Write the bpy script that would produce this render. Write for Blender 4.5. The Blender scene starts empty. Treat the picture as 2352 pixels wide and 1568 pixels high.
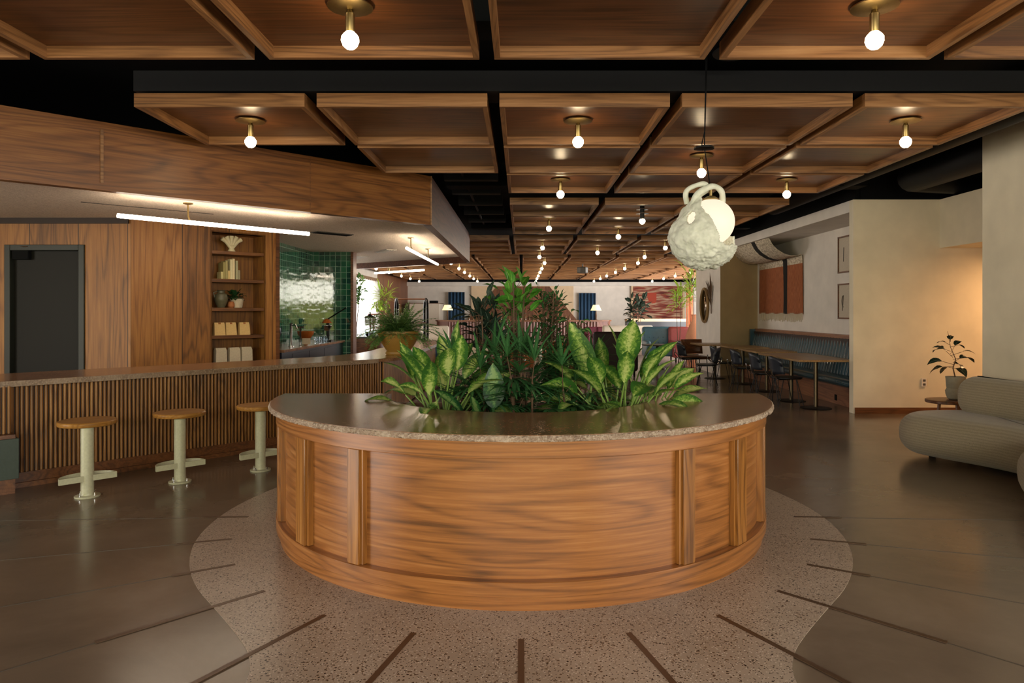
import bpy, bmesh, math, random
from mathutils import Vector, Matrix, noise
PI = math.pi
sc = bpy.context.scene
COL = sc.collection
# ------------------------------------------------------------------ camera
cd = bpy.data.cameras.new('camera'); cam = bpy.data.objects.new('camera', cd); COL.objects.link(cam)
cam.location = (0, 0, 1.45); cam.rotation_euler = (PI/2, 0, 0)
cd.sensor_width = 36; cd.lens = 1600/2352*36
cd.shift_x = -21/2352; cd.shift_y = -69/2352
cd.clip_start = 0.05; cd.clip_end = 200
sc.camera = cam
# ------------------------------------------------------------------ world, exposure
w = bpy.data.worlds.new('world'); sc.world = w; w.use_nodes = True
bg = w.node_tree.nodes['Background']; bg.inputs[0].default_value = (1.0, 0.955, 0.92, 1); bg.inputs[1].default_value = 1.7
sc.view_settings.view_transform = 'Standard'; sc.view_settings.look = 'None'
sc.view_settings.gamma = 1; sc.view_settings.exposure = 0.4
sc.view_settings.use_curve_mapping = False
def area(name, loc, rot, sx, sy, power, col):
    l = bpy.data.lights.new(name, 'AREA'); l.shape = 'RECTANGLE'; l.size = sx; l.size_y = sy
    l.energy = power; l.color = col
    o = bpy.data.objects.new(name, l); COL.objects.link(o); o.location = loc; o.rotation_euler = rot
    return o
# daylight through the front windows (behind the camera), the far left and the far right glazing; two added side fills
area('daylight_front', (0.2, -5.2, 2.35), (PI/2-.12, 0, 0), 8.5, .9, 235, (1, .95, .86))
area('fill_front_left', (-10.1, 0.0, 1.6), (PI/2, 0, -PI/2), 6.0, 2.3, 360, (1, .93, .84))  # fill light added left of the camera to lift the ambient
area('daylight_left', (-6.3, 22.0, 1.6), (PI/2, 0, -PI/2), 9.0, 2.4, 620, (1, .97, .93))
area('daylight_right', (8.2, 25.0, 1.7), (PI/2, 0, PI/2), 12.0, 2.4, 950, (1, .95, .90))
area('fill_lounge', (5.15, -.7, 1.5), (PI/2, 0, PI/2), 6.5, 2.1, 170, (1, .95, .86))  # fill light added right of the camera, out of view
area('hall_lamp', (7.2, 8.9, 2.25), (0, 0, 0), 0.6, 0.6, 34, (1, .55, .25))

sl = bpy.data.lights.new('sun', 'SUN'); sl.energy = 7; sl.angle = .02; sl.color = (1, .95, .85)
so_ = bpy.data.objects.new('sun', sl); COL.objects.link(so_); so_.rotation_euler = Vector((.12, -.75, -.65)).to_track_quat('-Z', 'Y').to_euler()
# ------------------------------------------------------------------ helpers
def hx(s, k=1.0):
    s = s.lstrip('#'); o = []
    for i in (0, 2, 4):
        c = int(s[i:i+2], 16)/255
        o.append((c/12.92 if c <= .04045 else ((c+.055)/1.055)**2.4)*k)
    return (o[0], o[1], o[2], 1)
class MB:
    def __init__(s): s.v = []; s.f = []; s.uv = {}
    def add(s, vs, fs, uvs=None):
        b = len(s.v); s.v += [Vector(p) for p in vs]
        for i, f in enumerate(fs):
            if uvs is not None: s.uv[len(s.f)] = [uvs[k] for k in f]
            s.f.append([b+k for k in f])
        return s
    def box(s, x0, x1, y0, y1, z0, z1):
        v = [(x, y, z) for z in (z0, z1) for y in (y0, y1) for x in (x0, x1)]
        return s.add(v, [(0,2,3,1), (4,5,7,6), (0,1,5,4), (2,6,7,3), (0,4,6,2), (1,3,7,5)])
    def obox(s, c, size, rz=0, M=None):
        R = M if M is not None else Matrix.Rotation(rz, 3, 'Z')
        hx_, hy, hz = size[0]/2, size[1]/2, size[2]/2
        v = [Vector(c) + R @ Vector((x, y, z)) for z in (-hz, hz) for y in (-hy, hy) for x in (-hx_, hx_)]
        return s.add(v, [(0,2,3,1), (4,5,7,6), (0,1,5,4), (2,6,7,3), (0,4,6,2), (1,3,7,5)])
    def prism(s, poly, z0, z1):
        n = len(poly)
        a = sum(poly[i][0]*poly[(i+1) % n][1]-poly[(i+1) % n][0]*poly[i][1] for i in range(n))
        if a < 0: poly = poly[::-1]
        v = [(p[0], p[1], z0) for p in poly]+[(p[0], p[1], z1) for p in poly]
        f = [tuple(range(n-1, -1, -1)), tuple(range(n, 2*n))]
        f += [(i, (i+1) % n, n+(i+1) % n, n+i) for i in range(n)]
        return s.add(v, f)
    def tube(s, pts, r, n=10, cap=True, closed=False):
        pts = [Vector(p) for p in pts]; m = len(pts)
        rr = r if isinstance(r, (list, tuple)) else [r]*m
        vs = []; prev = None
        for i, p in enumerate(pts):
            if closed: t = pts[(i+1) % m]-pts[i-1]
            else: t = pts[min(i+1, m-1)]-pts[max(i-1, 0)]
            if t.length < 1e-9: t = Vector((0, 0, 1))
            t.normalize()
            if prev is None:
                a = Vector((0, 0, 1)) if abs(t.z) < .9 else Vector((1, 0, 0))
                u = t.cross(a).normalized()
            else:
                u = prev-t*prev.dot(t)
                u = u.normalized() if u.length > 1e-6 else prev
            prev = u; w2 = t.cross(u)
            for k in range(n):
                a = 2*PI*k/n; vs.append(p+(u*math.cos(a)+w2*math.sin(a))*rr[i])
        fs = []
        for i in range(m if closed else m-1):
            j = (i+1) % m
            for k in range(n): fs.append((i*n+k, i*n+(k+1) % n, j*n+(k+1) % n, j*n+k))
        if cap and not closed:
            fs.append(tuple(range(n-1, -1, -1))); fs.append(tuple((m-1)*n+k for k in range(n)))
        return s.add(vs, fs)
    def lathe(s, prof, c=(0, 0, 0), n=24):
        vs = []; m = len(prof)
        for r, z in prof:
            for k in range(n):
                a = 2*PI*k/n; vs.append((c[0]+r*math.cos(a), c[1]+r*math.sin(a), c[2]+z))
        fs = []
        for i in range(m-1):
            for k in range(n): fs.append((i*n+k, i*n+(k+1) % n, (i+1)*n+(k+1) % n, (i+1)*n+k))
        fs.append(tuple(range(n-1, -1, -1))); fs.append(tuple((m-1)*n+k for k in range(n)))
        return s.add(vs, fs)
    def sphere(s, c, r, n=16, m=10, sz=1.0):
        return s.lathe([(max(r*math.sin(PI*i/m), 1e-4), -r*sz*math.cos(PI*i/m)) for i in range(m+1)], c, n)
    def grid(s, fn, nu, nv, uvf=None):
        vs = []; uv = []
        for j in range(nv+1):
            for i in range(nu+1):
                vs.append(fn(i/nu, j/nv)); uv.append((i/nu, j/nv) if uvf is None else uvf(i/nu, j/nv))
        fs = [(j*(nu+1)+i, j*(nu+1)+i+1, (j+1)*(nu+1)+i+1, (j+1)*(nu+1)+i) for j in range(nv) for i in range(nu)]
        return s.add(vs, fs, uv)
    def arc(s, c, t0, t1, r0, r1, z0, z1, n=None, uvscale=1.0, cham=0.0):
        """sector solid, angle 0 faces -Y; UV = arc length, height"""
        n = n or max(2, int(abs(t1-t0)/math.radians(1.5)))
        def P(t, r): return (c[0]+r*math.sin(t), c[1]-r*math.cos(t))
        vs = []; uv = []
        for i in range(n+1):
            t = t0+(t1-t0)*i/n
            for (r, z) in ((r0, z0), (r1, z0), (r1, z1), (r0, z1)):
                x, y = P(t, r); vs.append((x, y, z)); uv.append((t*r1, z+(r1-r)))
        fs = []
        for i in range(n):
            b = i*4; d = b+4
            for k in range(4):
                l = (k+1) % 4
                fs.append((b+k, d+k, d+l, b+l))
        fs.append((3, 2, 1, 0)); fs.append((n*4, n*4+1, n*4+2, n*4+3))
        return s.add(vs, fs, uv)
    def build(s, name, mat, parent=None, w=False, bevel=0, solid=0, sub=0, ang=35, seg=2, smooth=True):
        me = bpy.data.meshes.new(name)
        off = Vector(parent.location) if (parent is not None and w) else Vector((0, 0, 0))
        me.from_pydata([tuple(p-off) for p in s.v], [], s.f)
        if s.uv:
            l = me.uv_layers.new(name='UVMap')
            for p in me.polygons:
                u = s.uv.get(p.index)
                if u:
                    for k, li in enumerate(p.loop_indices): l.data[li].uv = u[k]
        me.validate()
        bm = bmesh.new(); bm.from_mesh(me); bmesh.ops.recalc_face_normals(bm, faces=bm.faces); bm.to_mesh(me); bm.free()
        if smooth:
            me.polygons.foreach_set('use_smooth', [True]*len(me.polygons))
            me.set_sharp_from_angle(angle=math.radians(ang))
        me.materials.append(mat)
        o = bpy.data.objects.new(name, me); COL.objects.link(o)
        if parent is not None: o.parent = parent
        if solid:
            m = o.modifiers.new('solid', 'SOLIDIFY'); m.thickness = solid; m.offset = 0
        if bevel:
            m = o.modifiers.new('bevel', 'BEVEL'); m.width = bevel; m.segments = seg; m.limit_method = 'ANGLE'
            m.angle_limit = math.radians(40)
        if sub:
            m = o.modifiers.new('sub', 'SUBSURF'); m.levels = sub; m.render_levels = sub
        return o
def tag(o, label, cat, group=None, kind=None):
    o['label'] = label; o['category'] = cat
    if group: o['group'] = group
    if kind: o['kind'] = kind
    return o
def thing(name, label, cat, loc=(0, 0, 0), rz=0, group=None):
    o = bpy.data.objects.new(name, None); COL.objects.link(o); o.empty_display_size = .1
    o.location = loc; o.rotation_euler = (0, 0, rz)
    return tag(o, label, cat, group)
def struct(o): o['kind'] = 'structure'; return o
KIDS = {}
def dup(root, loc=None, rz=None, label=None, group=None):
    kids = {}
    allo = [o for o in bpy.data.objects if o.parent is not None]
    def cp(o, parent):
        c = o.copy(); COL.objects.link(c)
        if parent is not None: c.parent = parent
        for ch in allo:
            if ch.parent == o: cp(ch, c)
        return c
    r = cp(root, None)
    if loc is not None: r.location = loc
    if rz is not None: r.rotation_euler = (0, 0, rz)
    if label: r['label'] = label
    if group: r['group'] = group
    return r
ORD = ['zero', 'first', 'second', 'third', 'fourth', 'fifth', 'sixth', 'seventh', 'eighth', 'ninth', 'tenth',
       'eleventh', 'twelfth', 'thirteenth', 'fourteenth', 'fifteenth', 'sixteenth', 'seventeenth', 'eighteenth', 'nineteenth', 'twentieth']
def px(u, d): return (u-1197)/1600*d
def pz(v, d): return 1.45-(v-715)/1600*d

# ------------------------------------------------------------------ materials
class NT:
    def __init__(s, name):
        s.m = bpy.data.materials.new(name); s.m.use_nodes = True; s.t = s.m.node_tree; s.n = s.t.nodes
        s.b = s.n['Principled BSDF']
    def new(s, ty, **k):
        n = s.n.new(ty)
        for a, b in k.items():
            if hasattr(n, a): setattr(n, a, b)
            else: n.inputs[a].default_value = b
        return n
    def l(s, a, b): s.t.links.new(a, b)
    def set(s, k, v): s.b.inputs[k].default_value = v
    def ramp(s, fac, stops):
        r = s.new('ShaderNodeValToRGB'); e = r.color_ramp.elements
        while len(e) < len(stops): e.new(.5)
        for i, (p, c) in enumerate(stops): e[i].position = p; e[i].color = c
        s.l(fac, r.inputs[0]); return r.outputs[0]
    def mix(s, fac, a, b, ty='MIX'):
        m = s.new('ShaderNodeMix', data_type='RGBA', blend_type=ty)
        for sock, v in ((m.inputs[0], fac), (m.inputs[6], a), (m.inputs[7], b)):
            if hasattr(v, 'is_linked') or isinstance(v, bpy.types.NodeSocket): s.l(v, sock)
            else: sock.default_value = v
        return m.outputs[2]
    def math(s, op, a, b=0.0):
        m = s.new('ShaderNodeMath', operation=op)
        for i, v in enumerate((a, b)):
            if isinstance(v, bpy.types.NodeSocket): s.l(v, m.inputs[i])
            else: m.inputs[i].default_value = v
        return m.outputs[0]
    def bump(s, h, strength=.3, dist=.01):
        b = s.new('ShaderNodeBump'); b.inputs['Strength'].default_value = strength; b.inputs['Distance'].default_value = dist
        s.l(h, b.inputs['Height']); s.l(b.outputs[0], s.b.inputs['Normal'])
def plain(name, col, rough=.5, metal=0, emit=None, es=0, coat=0, spec=.5, bumps=0, bscale=60):
    t = NT(name); t.set('Base Color', col); t.set('Roughness', rough); t.set('Metallic', metal)
    t.set('Specular IOR Level', spec); t.set('Coat Weight', coat)
    if emit: t.set('Emission Color', emit); t.set('Emission Strength', es)
    tc = t.new('ShaderNodeTexCoord'); n = t.new('ShaderNodeTexNoise', Scale=bscale, Detail=3.0)
    t.l(tc.outputs['Object'], n.inputs[0])
    if not emit:
        c2 = tuple(x*.82 for x in col[:3])+(1,)
        t.l(t.mix(n.outputs[0], c2, tuple(min(1, x*1.14) for x in col[:3])+(1,)), t.b.inputs['Base Color'])
    if bumps: t.bump(n.outputs[0], bumps, .005)
    return t.m
def wood(name, dark, mid, light, grain='X', k=1.0, rough=.38, plank=0, rnd=True, coat=0.0, figure=1.0, coord='Object'):
    t = NT(name)
    tc = t.new('ShaderNodeTexCoord'); src = tc.outputs[coord]
    if rnd:
        oi = t.new('ShaderNodeObjectInfo'); va = t.new('ShaderNodeVectorMath', operation='ADD')
        sc_ = t.new('ShaderNodeVectorMath', operation='SCALE'); sc_.inputs[0].default_value = (13.7, 7.1, 9.3)
        t.l(oi.outputs['Random'], sc_.inputs['Scale']); t.l(src, va.inputs[0]); t.l(sc_.outputs[0], va.inputs[1]); src = va.outputs[0]
    def mp(a, b):
        m = t.new('ShaderNodeMapping')
        m.inputs['Scale'].default_value = {'X': (a, b, b), 'Y': (b, a, b), 'Z': (b, b, a)}[grain]
        t.l(src, m.inputs[0]); return m.outputs[0]
    vsrc = mp(.3*k, 3.2*k)
    if plank:
        # planks: shift the figure from plank to plank
        sx = t.new('ShaderNodeSeparateXYZ'); t.l(src, sx.inputs[0])
        ax = 'X' if grain == 'Z' else 'Z'
        fl = t.math('FLOOR', t.math('DIVIDE', sx.outputs[ax], plank))
        cx = t.new('ShaderNodeCombineXYZ')
        for i in range(3): t.l(t.math('MULTIPLY', fl, 3.37+i), cx.inputs[i])
        va2 = t.new('ShaderNodeVectorMath', operation='ADD'); t.l(vsrc, va2.inputs[0]); t.l(cx.outputs[0], va2.inputs[1]); vsrc = va2.outputs[0]
    n1 = t.new('ShaderNodeTexNoise', Scale=1.0, Detail=2.0, Roughness=.5, Distortion=.35); t.l(vsrc, n1.inputs[0])
    rings = t.math('SINE', t.math('MULTIPLY', n1.outputs[0], 120.0*figure))
    rings = t.math('MULTIPLY', t.math('ADD', rings, 1.0), .5)
    rings = t.math('SUBTRACT', 1.0, t.math('POWER', rings, 3.0))
    n2 = t.new('ShaderNodeTexNoise', Scale=1.0, Detail=5.0, Roughness=.7); t.l(mp(1.6*k, 55*k), n2.inputs[0])
    n3 = t.new('ShaderNodeTexNoise', Scale=1.0, Detail=1.0); t.l(mp(.5*k, 1.7*k), n3.inputs[0])
    v = t.math('ADD', t.math('MULTIPLY', rings, .145), t.math('MULTIPLY', n2.outputs[0], .70))
    v = t.math('ADD', v, t.math('MULTIPLY', n3.outputs[0], .34))
    if plank:
        wn = t.new('ShaderNodeTexWhiteNoise', noise_dimensions='1D'); t.l(fl, wn.inputs['W'])
        v = t.math('ADD', v, t.math('MULTIPLY', t.math('SUBTRACT', wn.outputs[0], .5), .28))
    c = t.ramp(v, [(.36, dark), (.66, mid), (.92, light)])
    if plank:
        fr = t.math('FRACT', t.math('DIVIDE', sx.outputs[ax], plank))
        line = t.math('LESS_THAN', t.math('ABSOLUTE', t.math('SUBTRACT', fr, .5)), .492)
        c = t.mix(line, tuple(x*.35 for x in dark[:3])+(1,), c)
    t.l(c, t.b.inputs['Base Color'])
    t.set('Roughness', rough); t.set('Coat Weight', coat); t.set('Coat Roughness', .25)
    t.bump(n2.outputs[0], .12, .003)
    return t.m
D, Mi, L_ = hx('#3f2210'), hx('#8b5529'), hx('#b87a41')
M_PLANT = wood('walnut_veneer_planter', hx('#5e3818'), hx('#9c6230'), hx('#c08850'), 'X', coord='UV', rough=.32, coat=.2, rnd=False, k=.9)
M_STILE = wood('walnut_stile', hx('#5e3816'), hx('#9f672e'), hx('#c68f4e'), 'Z', rough=.32, coat=.2)
M_TRAYB_SHADE = wood('walnut_tray_board_shaded', hx('#38200f'), hx('#6a4022'), hx('#8a5a34'), 'X', rough=.34, coat=.2, k=.8)  # same walnut as the rails, with the unlit shade put into the colour
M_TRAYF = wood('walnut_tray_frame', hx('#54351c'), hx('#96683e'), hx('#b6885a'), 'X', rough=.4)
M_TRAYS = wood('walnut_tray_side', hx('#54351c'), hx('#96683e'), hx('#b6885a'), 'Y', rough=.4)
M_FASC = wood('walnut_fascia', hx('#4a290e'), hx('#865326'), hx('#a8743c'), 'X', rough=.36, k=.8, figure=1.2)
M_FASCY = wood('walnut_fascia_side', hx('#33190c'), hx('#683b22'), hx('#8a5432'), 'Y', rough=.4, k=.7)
M_WALLW = wood('walnut_wall_planks', hx('#5c3814'), hx('#98632b'), hx('#b58040'), 'Z', plank=.6, rough=.5, k=.9, rnd=False, figure=.7)
M_WALLF = wood('far_walnut_wall', hx('#4a2817'), hx('#7d4a2b'), hx('#9a6340'), 'Z', plank=.3, rough=.45, rnd=False)
M_WALLY = wood('far_walnut_wall_side', hx('#4a2817'), hx('#7d4a2b'), hx('#9a6340'), 'Z', rough=.45, rnd=False)
M_SHELF = wood('shelf_walnut', hx('#54300f'), hx('#8c5a24'), hx('#a9742f'), 'Z', rough=.42)
M_SHELFX = wood('shelf_board_walnut', hx('#3d210e'), hx('#6e431f'), hx('#8c5a2c'), 'X', rough=.42)
M_FLUTE = wood('bar_flutes', hx('#45280f'), hx('#966430'), hx('#c79456'), 'Z', rough=.4, rnd=False)
M_DARKW = plain('dark_flute_back', hx('#2a170b'), .6)
M_KICK = wood('bar_kick_wood', hx('#3b200f'), hx('#6d4223'), hx('#8b5a34'), 'X', rough=.4)
M_SEAT = wood('stool_oak', hx('#7a4f20'), hx('#a67434'), hx('#c2914e'), 'X', rough=.35, k=1.5)
M_TABLE = wood('table_oak', hx('#6f5434'), hx('#9b7a50'), hx('#b4946a'), 'Y', rough=.3)
M_BENCH = wood('bench_wood', hx('#5a3421'), hx('#8d5b3b'), hx('#a87450'), 'Y', rough=.4)
M_BLACK = plain('black_ceiling', hx('#101112'), .85, spec=.15, bumps=.2, bscale=8)
M_DUCT = plain('black_painted_duct', hx('#1b1c1e'), .6, spec=.25)
M_PLASTER = plain('cream_plaster', hx('#e8ddc4'), .75, bscale=3)
M_WHITE = plain('white_plaster', hx('#e4dcd2'), .75, bscale=3)
M_TAN = plain('tan_plaster', hx('#b39c74'), .7, bscale=3)
M_PEACH = plain('far_cream', hx('#e0c4a0'), .7, bscale=3)
M_BRASS = plain('aged_brass', hx('#a08a5c'), .32, metal=1.0)
M_BRONZE = plain('dark_bronze', hx('#5f5340'), .35, metal=1.0)
M_BLKM = plain('black_metal', hx('#141414'), .4, metal=.6)
M_CHROME = plain('chrome', hx('#c8c8c8'), .15, metal=1)
M_CREAMM = plain('cream_powder_coat', hx('#c9c7ab'), .32, coat=.2)
M_DOOR = plain('black_door', hx('#171512'), .6, spec=.3)
M_DFRAME = plain('green_black_frame', hx('#23261f'), .5)
M_BULB = plain('bulb_glow', (1, .9, .75, 1), .4, emit=(1, .76, .46, 1), es=34)
M_TUBE = plain('tube_glow', (1, .95, .85, 1), .4, emit=(1, .83, .64, 1), es=20)
M_GLOBE = plain('globe_glow', (.3, .28, .25, 1), .5, emit=(1, .80, .60, 1), es=.74)
M_LSHADE = plain('lampshade_glow', (1, .8, .4, 1), .8, emit=(1, .72, .34, 1), es=1.1)
def shell_mat():
    t = NT('papier_mache'); tc = t.new('ShaderNodeTexCoord')
    n = t.new('ShaderNodeTexNoise', Scale=22.0, Detail=4.0); t.l(tc.outputs['Object'], n.inputs[0])
    t.l(t.ramp(n.outputs[0], [(.3, hx('#cfd2c2')), (.7, hx('#e9eadc'))]), t.b.inputs['Base Color'])
    t.set('Roughness', .85); t.bump(n.outputs[0], .25, .008); return t.m
M_SHELL = shell_mat()
def stone(name, c1, c2, c3, rough, bs=.0):
    t = NT(name); tc = t.new('ShaderNodeTexCoord')
    n = t.new('ShaderNodeTexNoise', Scale=5.0, Detail=8.0, Roughness=.65, Distortion=.6); t.l(tc.outputs['Object'], n.inputs[0])
    n2 = t.new('ShaderNodeTexNoise', Scale=70.0, Detail=3.0); t.l(tc.outputs['Object'], n2.inputs[0])
    c = t.ramp(n.outputs[0], [(.3, c1), (.55, c2), (.75, c3)])
    c = t.mix(t.ramp(n2.outputs[0], [(.45, (0, 0, 0, 1)), (.75, (1, 1, 1, 1))]), c, c3)
    t.l(c, t.b.inputs['Base Color']); t.set('Roughness', rough)
    if bs: t.bump(n2.outputs[0], bs, .02)
    return t.m
M_STONE = stone('polished_brown_stone', hx('#644532'), hx('#876147'), hx('#a37c5c'), .2)
M_STEDGE = stone('chiselled_stone_edge', hx('#7d6552'), hx('#a58d78'), hx('#cbb8a4'), .6, 1.0)
M_STEDGE2 = stone('bar_stone_edge', hx('#6b5440'), hx('#8a725c'), hx('#a9927a'), .4, .3)
def concrete():
    t = NT('polished_concrete'); tc = t.new('ShaderNodeTexCoord')
    n = t.new('ShaderNodeTexNoise', Scale=.9, Detail=9.0, Roughness=.62, Distortion=.4); t.l(tc.outputs['Object'], n.inputs[0])
    t.l(t.ramp(n.outputs[0], [(.3, hx('#5e5043')), (.55, hx('#736252')), (.75, hx('#837160'))]), t.b.inputs['Base Color'])
    t.l(t.ramp(n.outputs[0], [(.3, (.16, .16, .16, 1)), (.7, (.27, .27, .27, 1))]), t.b.inputs['Roughness'])
    return t.m
M_CONC = concrete()
def terrazzo():
    t = NT('terrazzo'); tc = t.new('ShaderNodeTexCoord')
    n = t.new('ShaderNodeTexNoise', Scale=2.0, Detail=4.0); t.l(tc.outputs['Object'], n.inputs[0])
    base = t.ramp(n.outputs[0], [(.3, hx('#9d8a79')), (.7, hx('#b09d8c'))])
    for scale, th, col in ((46.0, .26, '#66503f'), (80.0, .3, '#c6b7a8'), (95.0, .3, '#44352c'), (34.0, .17, '#2e221c')):
        v = t.new('ShaderNodeTexVoronoi', Scale=scale, Randomness=1.0); t.l(tc.outputs['Object'], v.inputs[0])
        m = t.math('LESS_THAN', v.outputs['Distance'], th)
        wv = t.new('ShaderNodeTexWhiteNoise', noise_dimensions='3D'); t.l(v.outputs['Position'], wv.inputs[0])
        m = t.math('MULTIPLY', m, t.math('GREATER_THAN', wv.outputs[0], .45))
        base = t.mix(m, base, hx(col))
    t.l(base, t.b.inputs['Base Color']); t.set('Roughness', .3); return t.m
M_TERR = terrazzo()
M_STRIP = plain('bronze_strip', hx('#5b4331'), .35, metal=.4)
M_SAW = plain('floor_saw_cut', hx('#4b3f34'), .4)
def tile():
    t = NT('green_glazed_tile'); tc = t.new('ShaderNodeTexCoord')
    b = t.new('ShaderNodeTexBrick', offset=0.0, squash=1.0); b.inputs['Scale'].default_value = 1
    b.inputs['Color1'].default_value = hx('#123f38'); b.inputs['Color2'].default_value = hx('#2e6c4e'); b.inputs['Mortar'].default_value = hx('#8fae9c')
    b.inputs['Mortar Size'].default_value = .004; b.inputs['Brick Width'].default_value = .105; b.inputs['Row Height'].default_value = .11
    t.l(tc.outputs['UV'], b.inputs[0])
    t.l(b.outputs[0], t.b.inputs['Base Color']); t.set('Roughness', .06); t.set('Specular IOR Level', 1.0); t.set('Coat Weight', 1.0); t.set('Coat IOR', 1.7); t.set('Coat Roughness', .03)
    n = t.new('ShaderNodeTexNoise', Scale=9.0, Detail=1.0); t.l(tc.outputs['UV'], n.inputs[0])
    h = t.math('SUBTRACT', t.math('MULTIPLY', n.outputs[0], .6), b.outputs['Fac'])
    t.bump(h, .5, .008); return t.m
M_TILE = tile()
def softceil():
    t = NT('acoustic_plaster'); tc = t.new('ShaderNodeTexCoord')
    n = t.new('ShaderNodeTexNoise', Scale=60.0, Detail=4.0, Roughness=.8); t.l(tc.outputs['Object'], n.inputs[0])
    t.l(t.ramp(n.outputs[0], [(.35, hx('#cbb9a4')), (.65, hx('#fbead6'))]), t.b.inputs['Base Color'])
    t.set('Roughness', .95); t.bump(n.outputs[0], .6, .02); return t.m
M_SOFT = softceil()
def fabric(name, c1, c2, sc_=260):
    t = NT(name); tc = t.new('ShaderNodeTexCoord')
    wv = t.new('ShaderNodeTexWave', Scale=sc_/20, Distortion=1.5, bands_direction='Z'); t.l(tc.outputs['Object'], wv.inputs[0])
    n = t.new('ShaderNodeTexNoise', Scale=float(sc_), Detail=2.0); t.l(tc.outputs['Object'], n.inputs[0])
    v = t.math('ADD', t.math('MULTIPLY', wv.outputs['Fac'], .12), t.math('MULTIPLY', n.outputs[0], .85))
    t.l(t.ramp(v, [(.3, c1), (.7, c2)]), t.b.inputs['Base Color']); t.set('Roughness', .95)
    t.set('Sheen Weight', .3); t.bump(v, .5, .004); return t.m
M_SOFA = fabric('sofa_boucle', hx('#857863'), hx('#b3a58c'))
M_TEAL = plain('teal_leather', hx('#2a4a55'), .24, coat=.3, bscale=12)
M_TEAL2 = plain('pale_teal_leather', hx('#4a7386'), .3, bscale=12)
M_RED = plain('rose_leather', hx('#a04a4a'), .45)
M_VELVET = plain('burgundy_velvet', hx('#5c1327'), .7)
M_BURG = plain('dark_burgundy_upholstery', hx('#22100f'), .7)
M_CREAMUP = plain('cream_upholstery', hx('#e0d5c4'), .85)
M_BLUE = plain('blue_fabric', hx('#2c4f7a'), .8)
def leafmat(name, dark, mid, light, varieg=0.0, rough=.38):
    t = NT(name); tc = t.new('ShaderNodeTexCoord')
    sx = t.new('ShaderNodeSeparateXYZ'); t.l(tc.outputs['UV'], sx.inputs[0])
    a = t.math('ABSOLUTE', t.math('SUBTRACT', sx.outputs[0], .5))
    n = t.new('ShaderNodeTexNoise', Scale=55.0, Detail=3.0, Roughness=.7); t.l(tc.outputs['Object'], n.inputs[0])
    n2 = t.new('ShaderNodeTexNoise', Scale=3.5, Detail=1.0); t.l(tc.outputs['Object'], n2.inputs[0])
    if varieg:
        v = t.math('ADD', t.math('MULTIPLY', a, 1.5), t.math('MULTIPLY', t.math('SUBTRACT', n.outputs[0], .5), 1.6))
        v = t.math('ADD', v, t.math('MULTIPLY', t.math('SUBTRACT', n2.outputs[0], .45), 1.7*varieg))
        c = t.ramp(v, [(.05, light), (.34, mid), (.66, dark)])
    else:
        v = t.math('ADD', t.math('MULTIPLY', n2.outputs[0], .7), t.math('MULTIPLY', n.outputs[0], .3))
        c = t.ramp(v, [(.3, dark), (.55, mid), (.75, light)])
        c = t.mix(t.math('LESS_THAN', a, .035), c, light)
    t.l(c, t.b.inputs['Base Color']); t.set('Roughness', rough)
    # leaves let some light through
    tr = t.new('ShaderNodeBsdfTranslucent'); t.l(c, tr.inputs[0])
    ms = t.new('ShaderNodeMixShader'); ms.inputs[0].default_value = .3
    out = t.n['Material Output']; t.l(t.b.outputs[0], ms.inputs[1]); t.l(tr.outputs[0], ms.inputs[2]); t.l(ms.outputs[0], out.inputs[0])
    return t.m
M_DIEF = leafmat('dieffenbachia_leaf', hx('#3d6e2c'), hx('#86ad48'), hx('#cfdd86'), 1.0)
M_DIEFD = leafmat('dieffenbachia_leaf_dark', hx('#1c4426'), hx('#3f7538'), hx('#88a862'), 1.0)
M_PALM = leafmat('palm_leaf', hx('#2a5230'), hx('#457845'), hx('#6a9e60'))
M_FIDDLE = leafmat('bright_green_leaf', hx('#2b6420'), hx('#569a35'), hx('#95c95c'))
M_RUBBER = leafmat('dark_rubber_leaf', hx('#16241c'), hx('#2a3a30'), hx('#6b7d6e'), rough=.25)
M_SMALL = leafmat('small_dark_leaf', hx('#1a351f'), hx('#2f5a30'), hx('#5c8750'))
M_POTHOS = leafmat('trailing_leaf', hx('#2f6a35'), hx('#5e9a50'), hx('#b5d38a'), .6)
M_FERN = leafmat('fern_leaf', hx('#42703a'), hx('#699a50'), hx('#9cc272'))
M_LIME = leafmat('lime_leaf', hx('#6f962c'), hx('#a3c343'), hx('#d5e27a'))
M_STEM = plain('green_stem', hx('#7d9a4a'), .5)
M_TRUNK = plain('brown_stem', hx('#5b4430'), .8)
M_SOIL = plain('potting_soil', hx('#241a14'), .95, bumps=.8, bscale=50)
M_MUSTARD = plain('mustard_glaze', hx('#96702f'), .5, bscale=14)
M_GREYPOT = plain('grey_ceramic', hx('#9a937e'), .7, bumps=.4, bscale=25)
M_KRAFT = plain('kraft_paper', hx('#dcb97c'), .8)
M_PAPER = plain('white_paper', hx('#cdbfa6'), .8)
M_IVORY = plain('ivory_ceramic', hx('#e6d9b2'), .5)
M_TERRA = plain('terracotta', hx('#a9673a'), .7)
M_STONEWARE = plain('grey_green_stoneware', hx('#5e5a44'), .4)
M_GREENBOX = plain('grey_green_laminate', hx('#434f48'), .55)
M_GREY = plain('grey_plastic', hx('#55514a'), .6)
M_NAVY = plain('dark_counter', hx('#20242e'), .3)
M_CUP = plain('orange_brown_glaze', hx('#a35a22'), .35)
M_MIRROR = plain('mirror', hx('#8c8070'), .08, metal=1)
M_WICKER = plain('wicker', hx('#8a6d45'), .8, bumps=.6, bscale=60)
M_RUST = plain('pink_curtain', hx('#d99a78'), .8)
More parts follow.
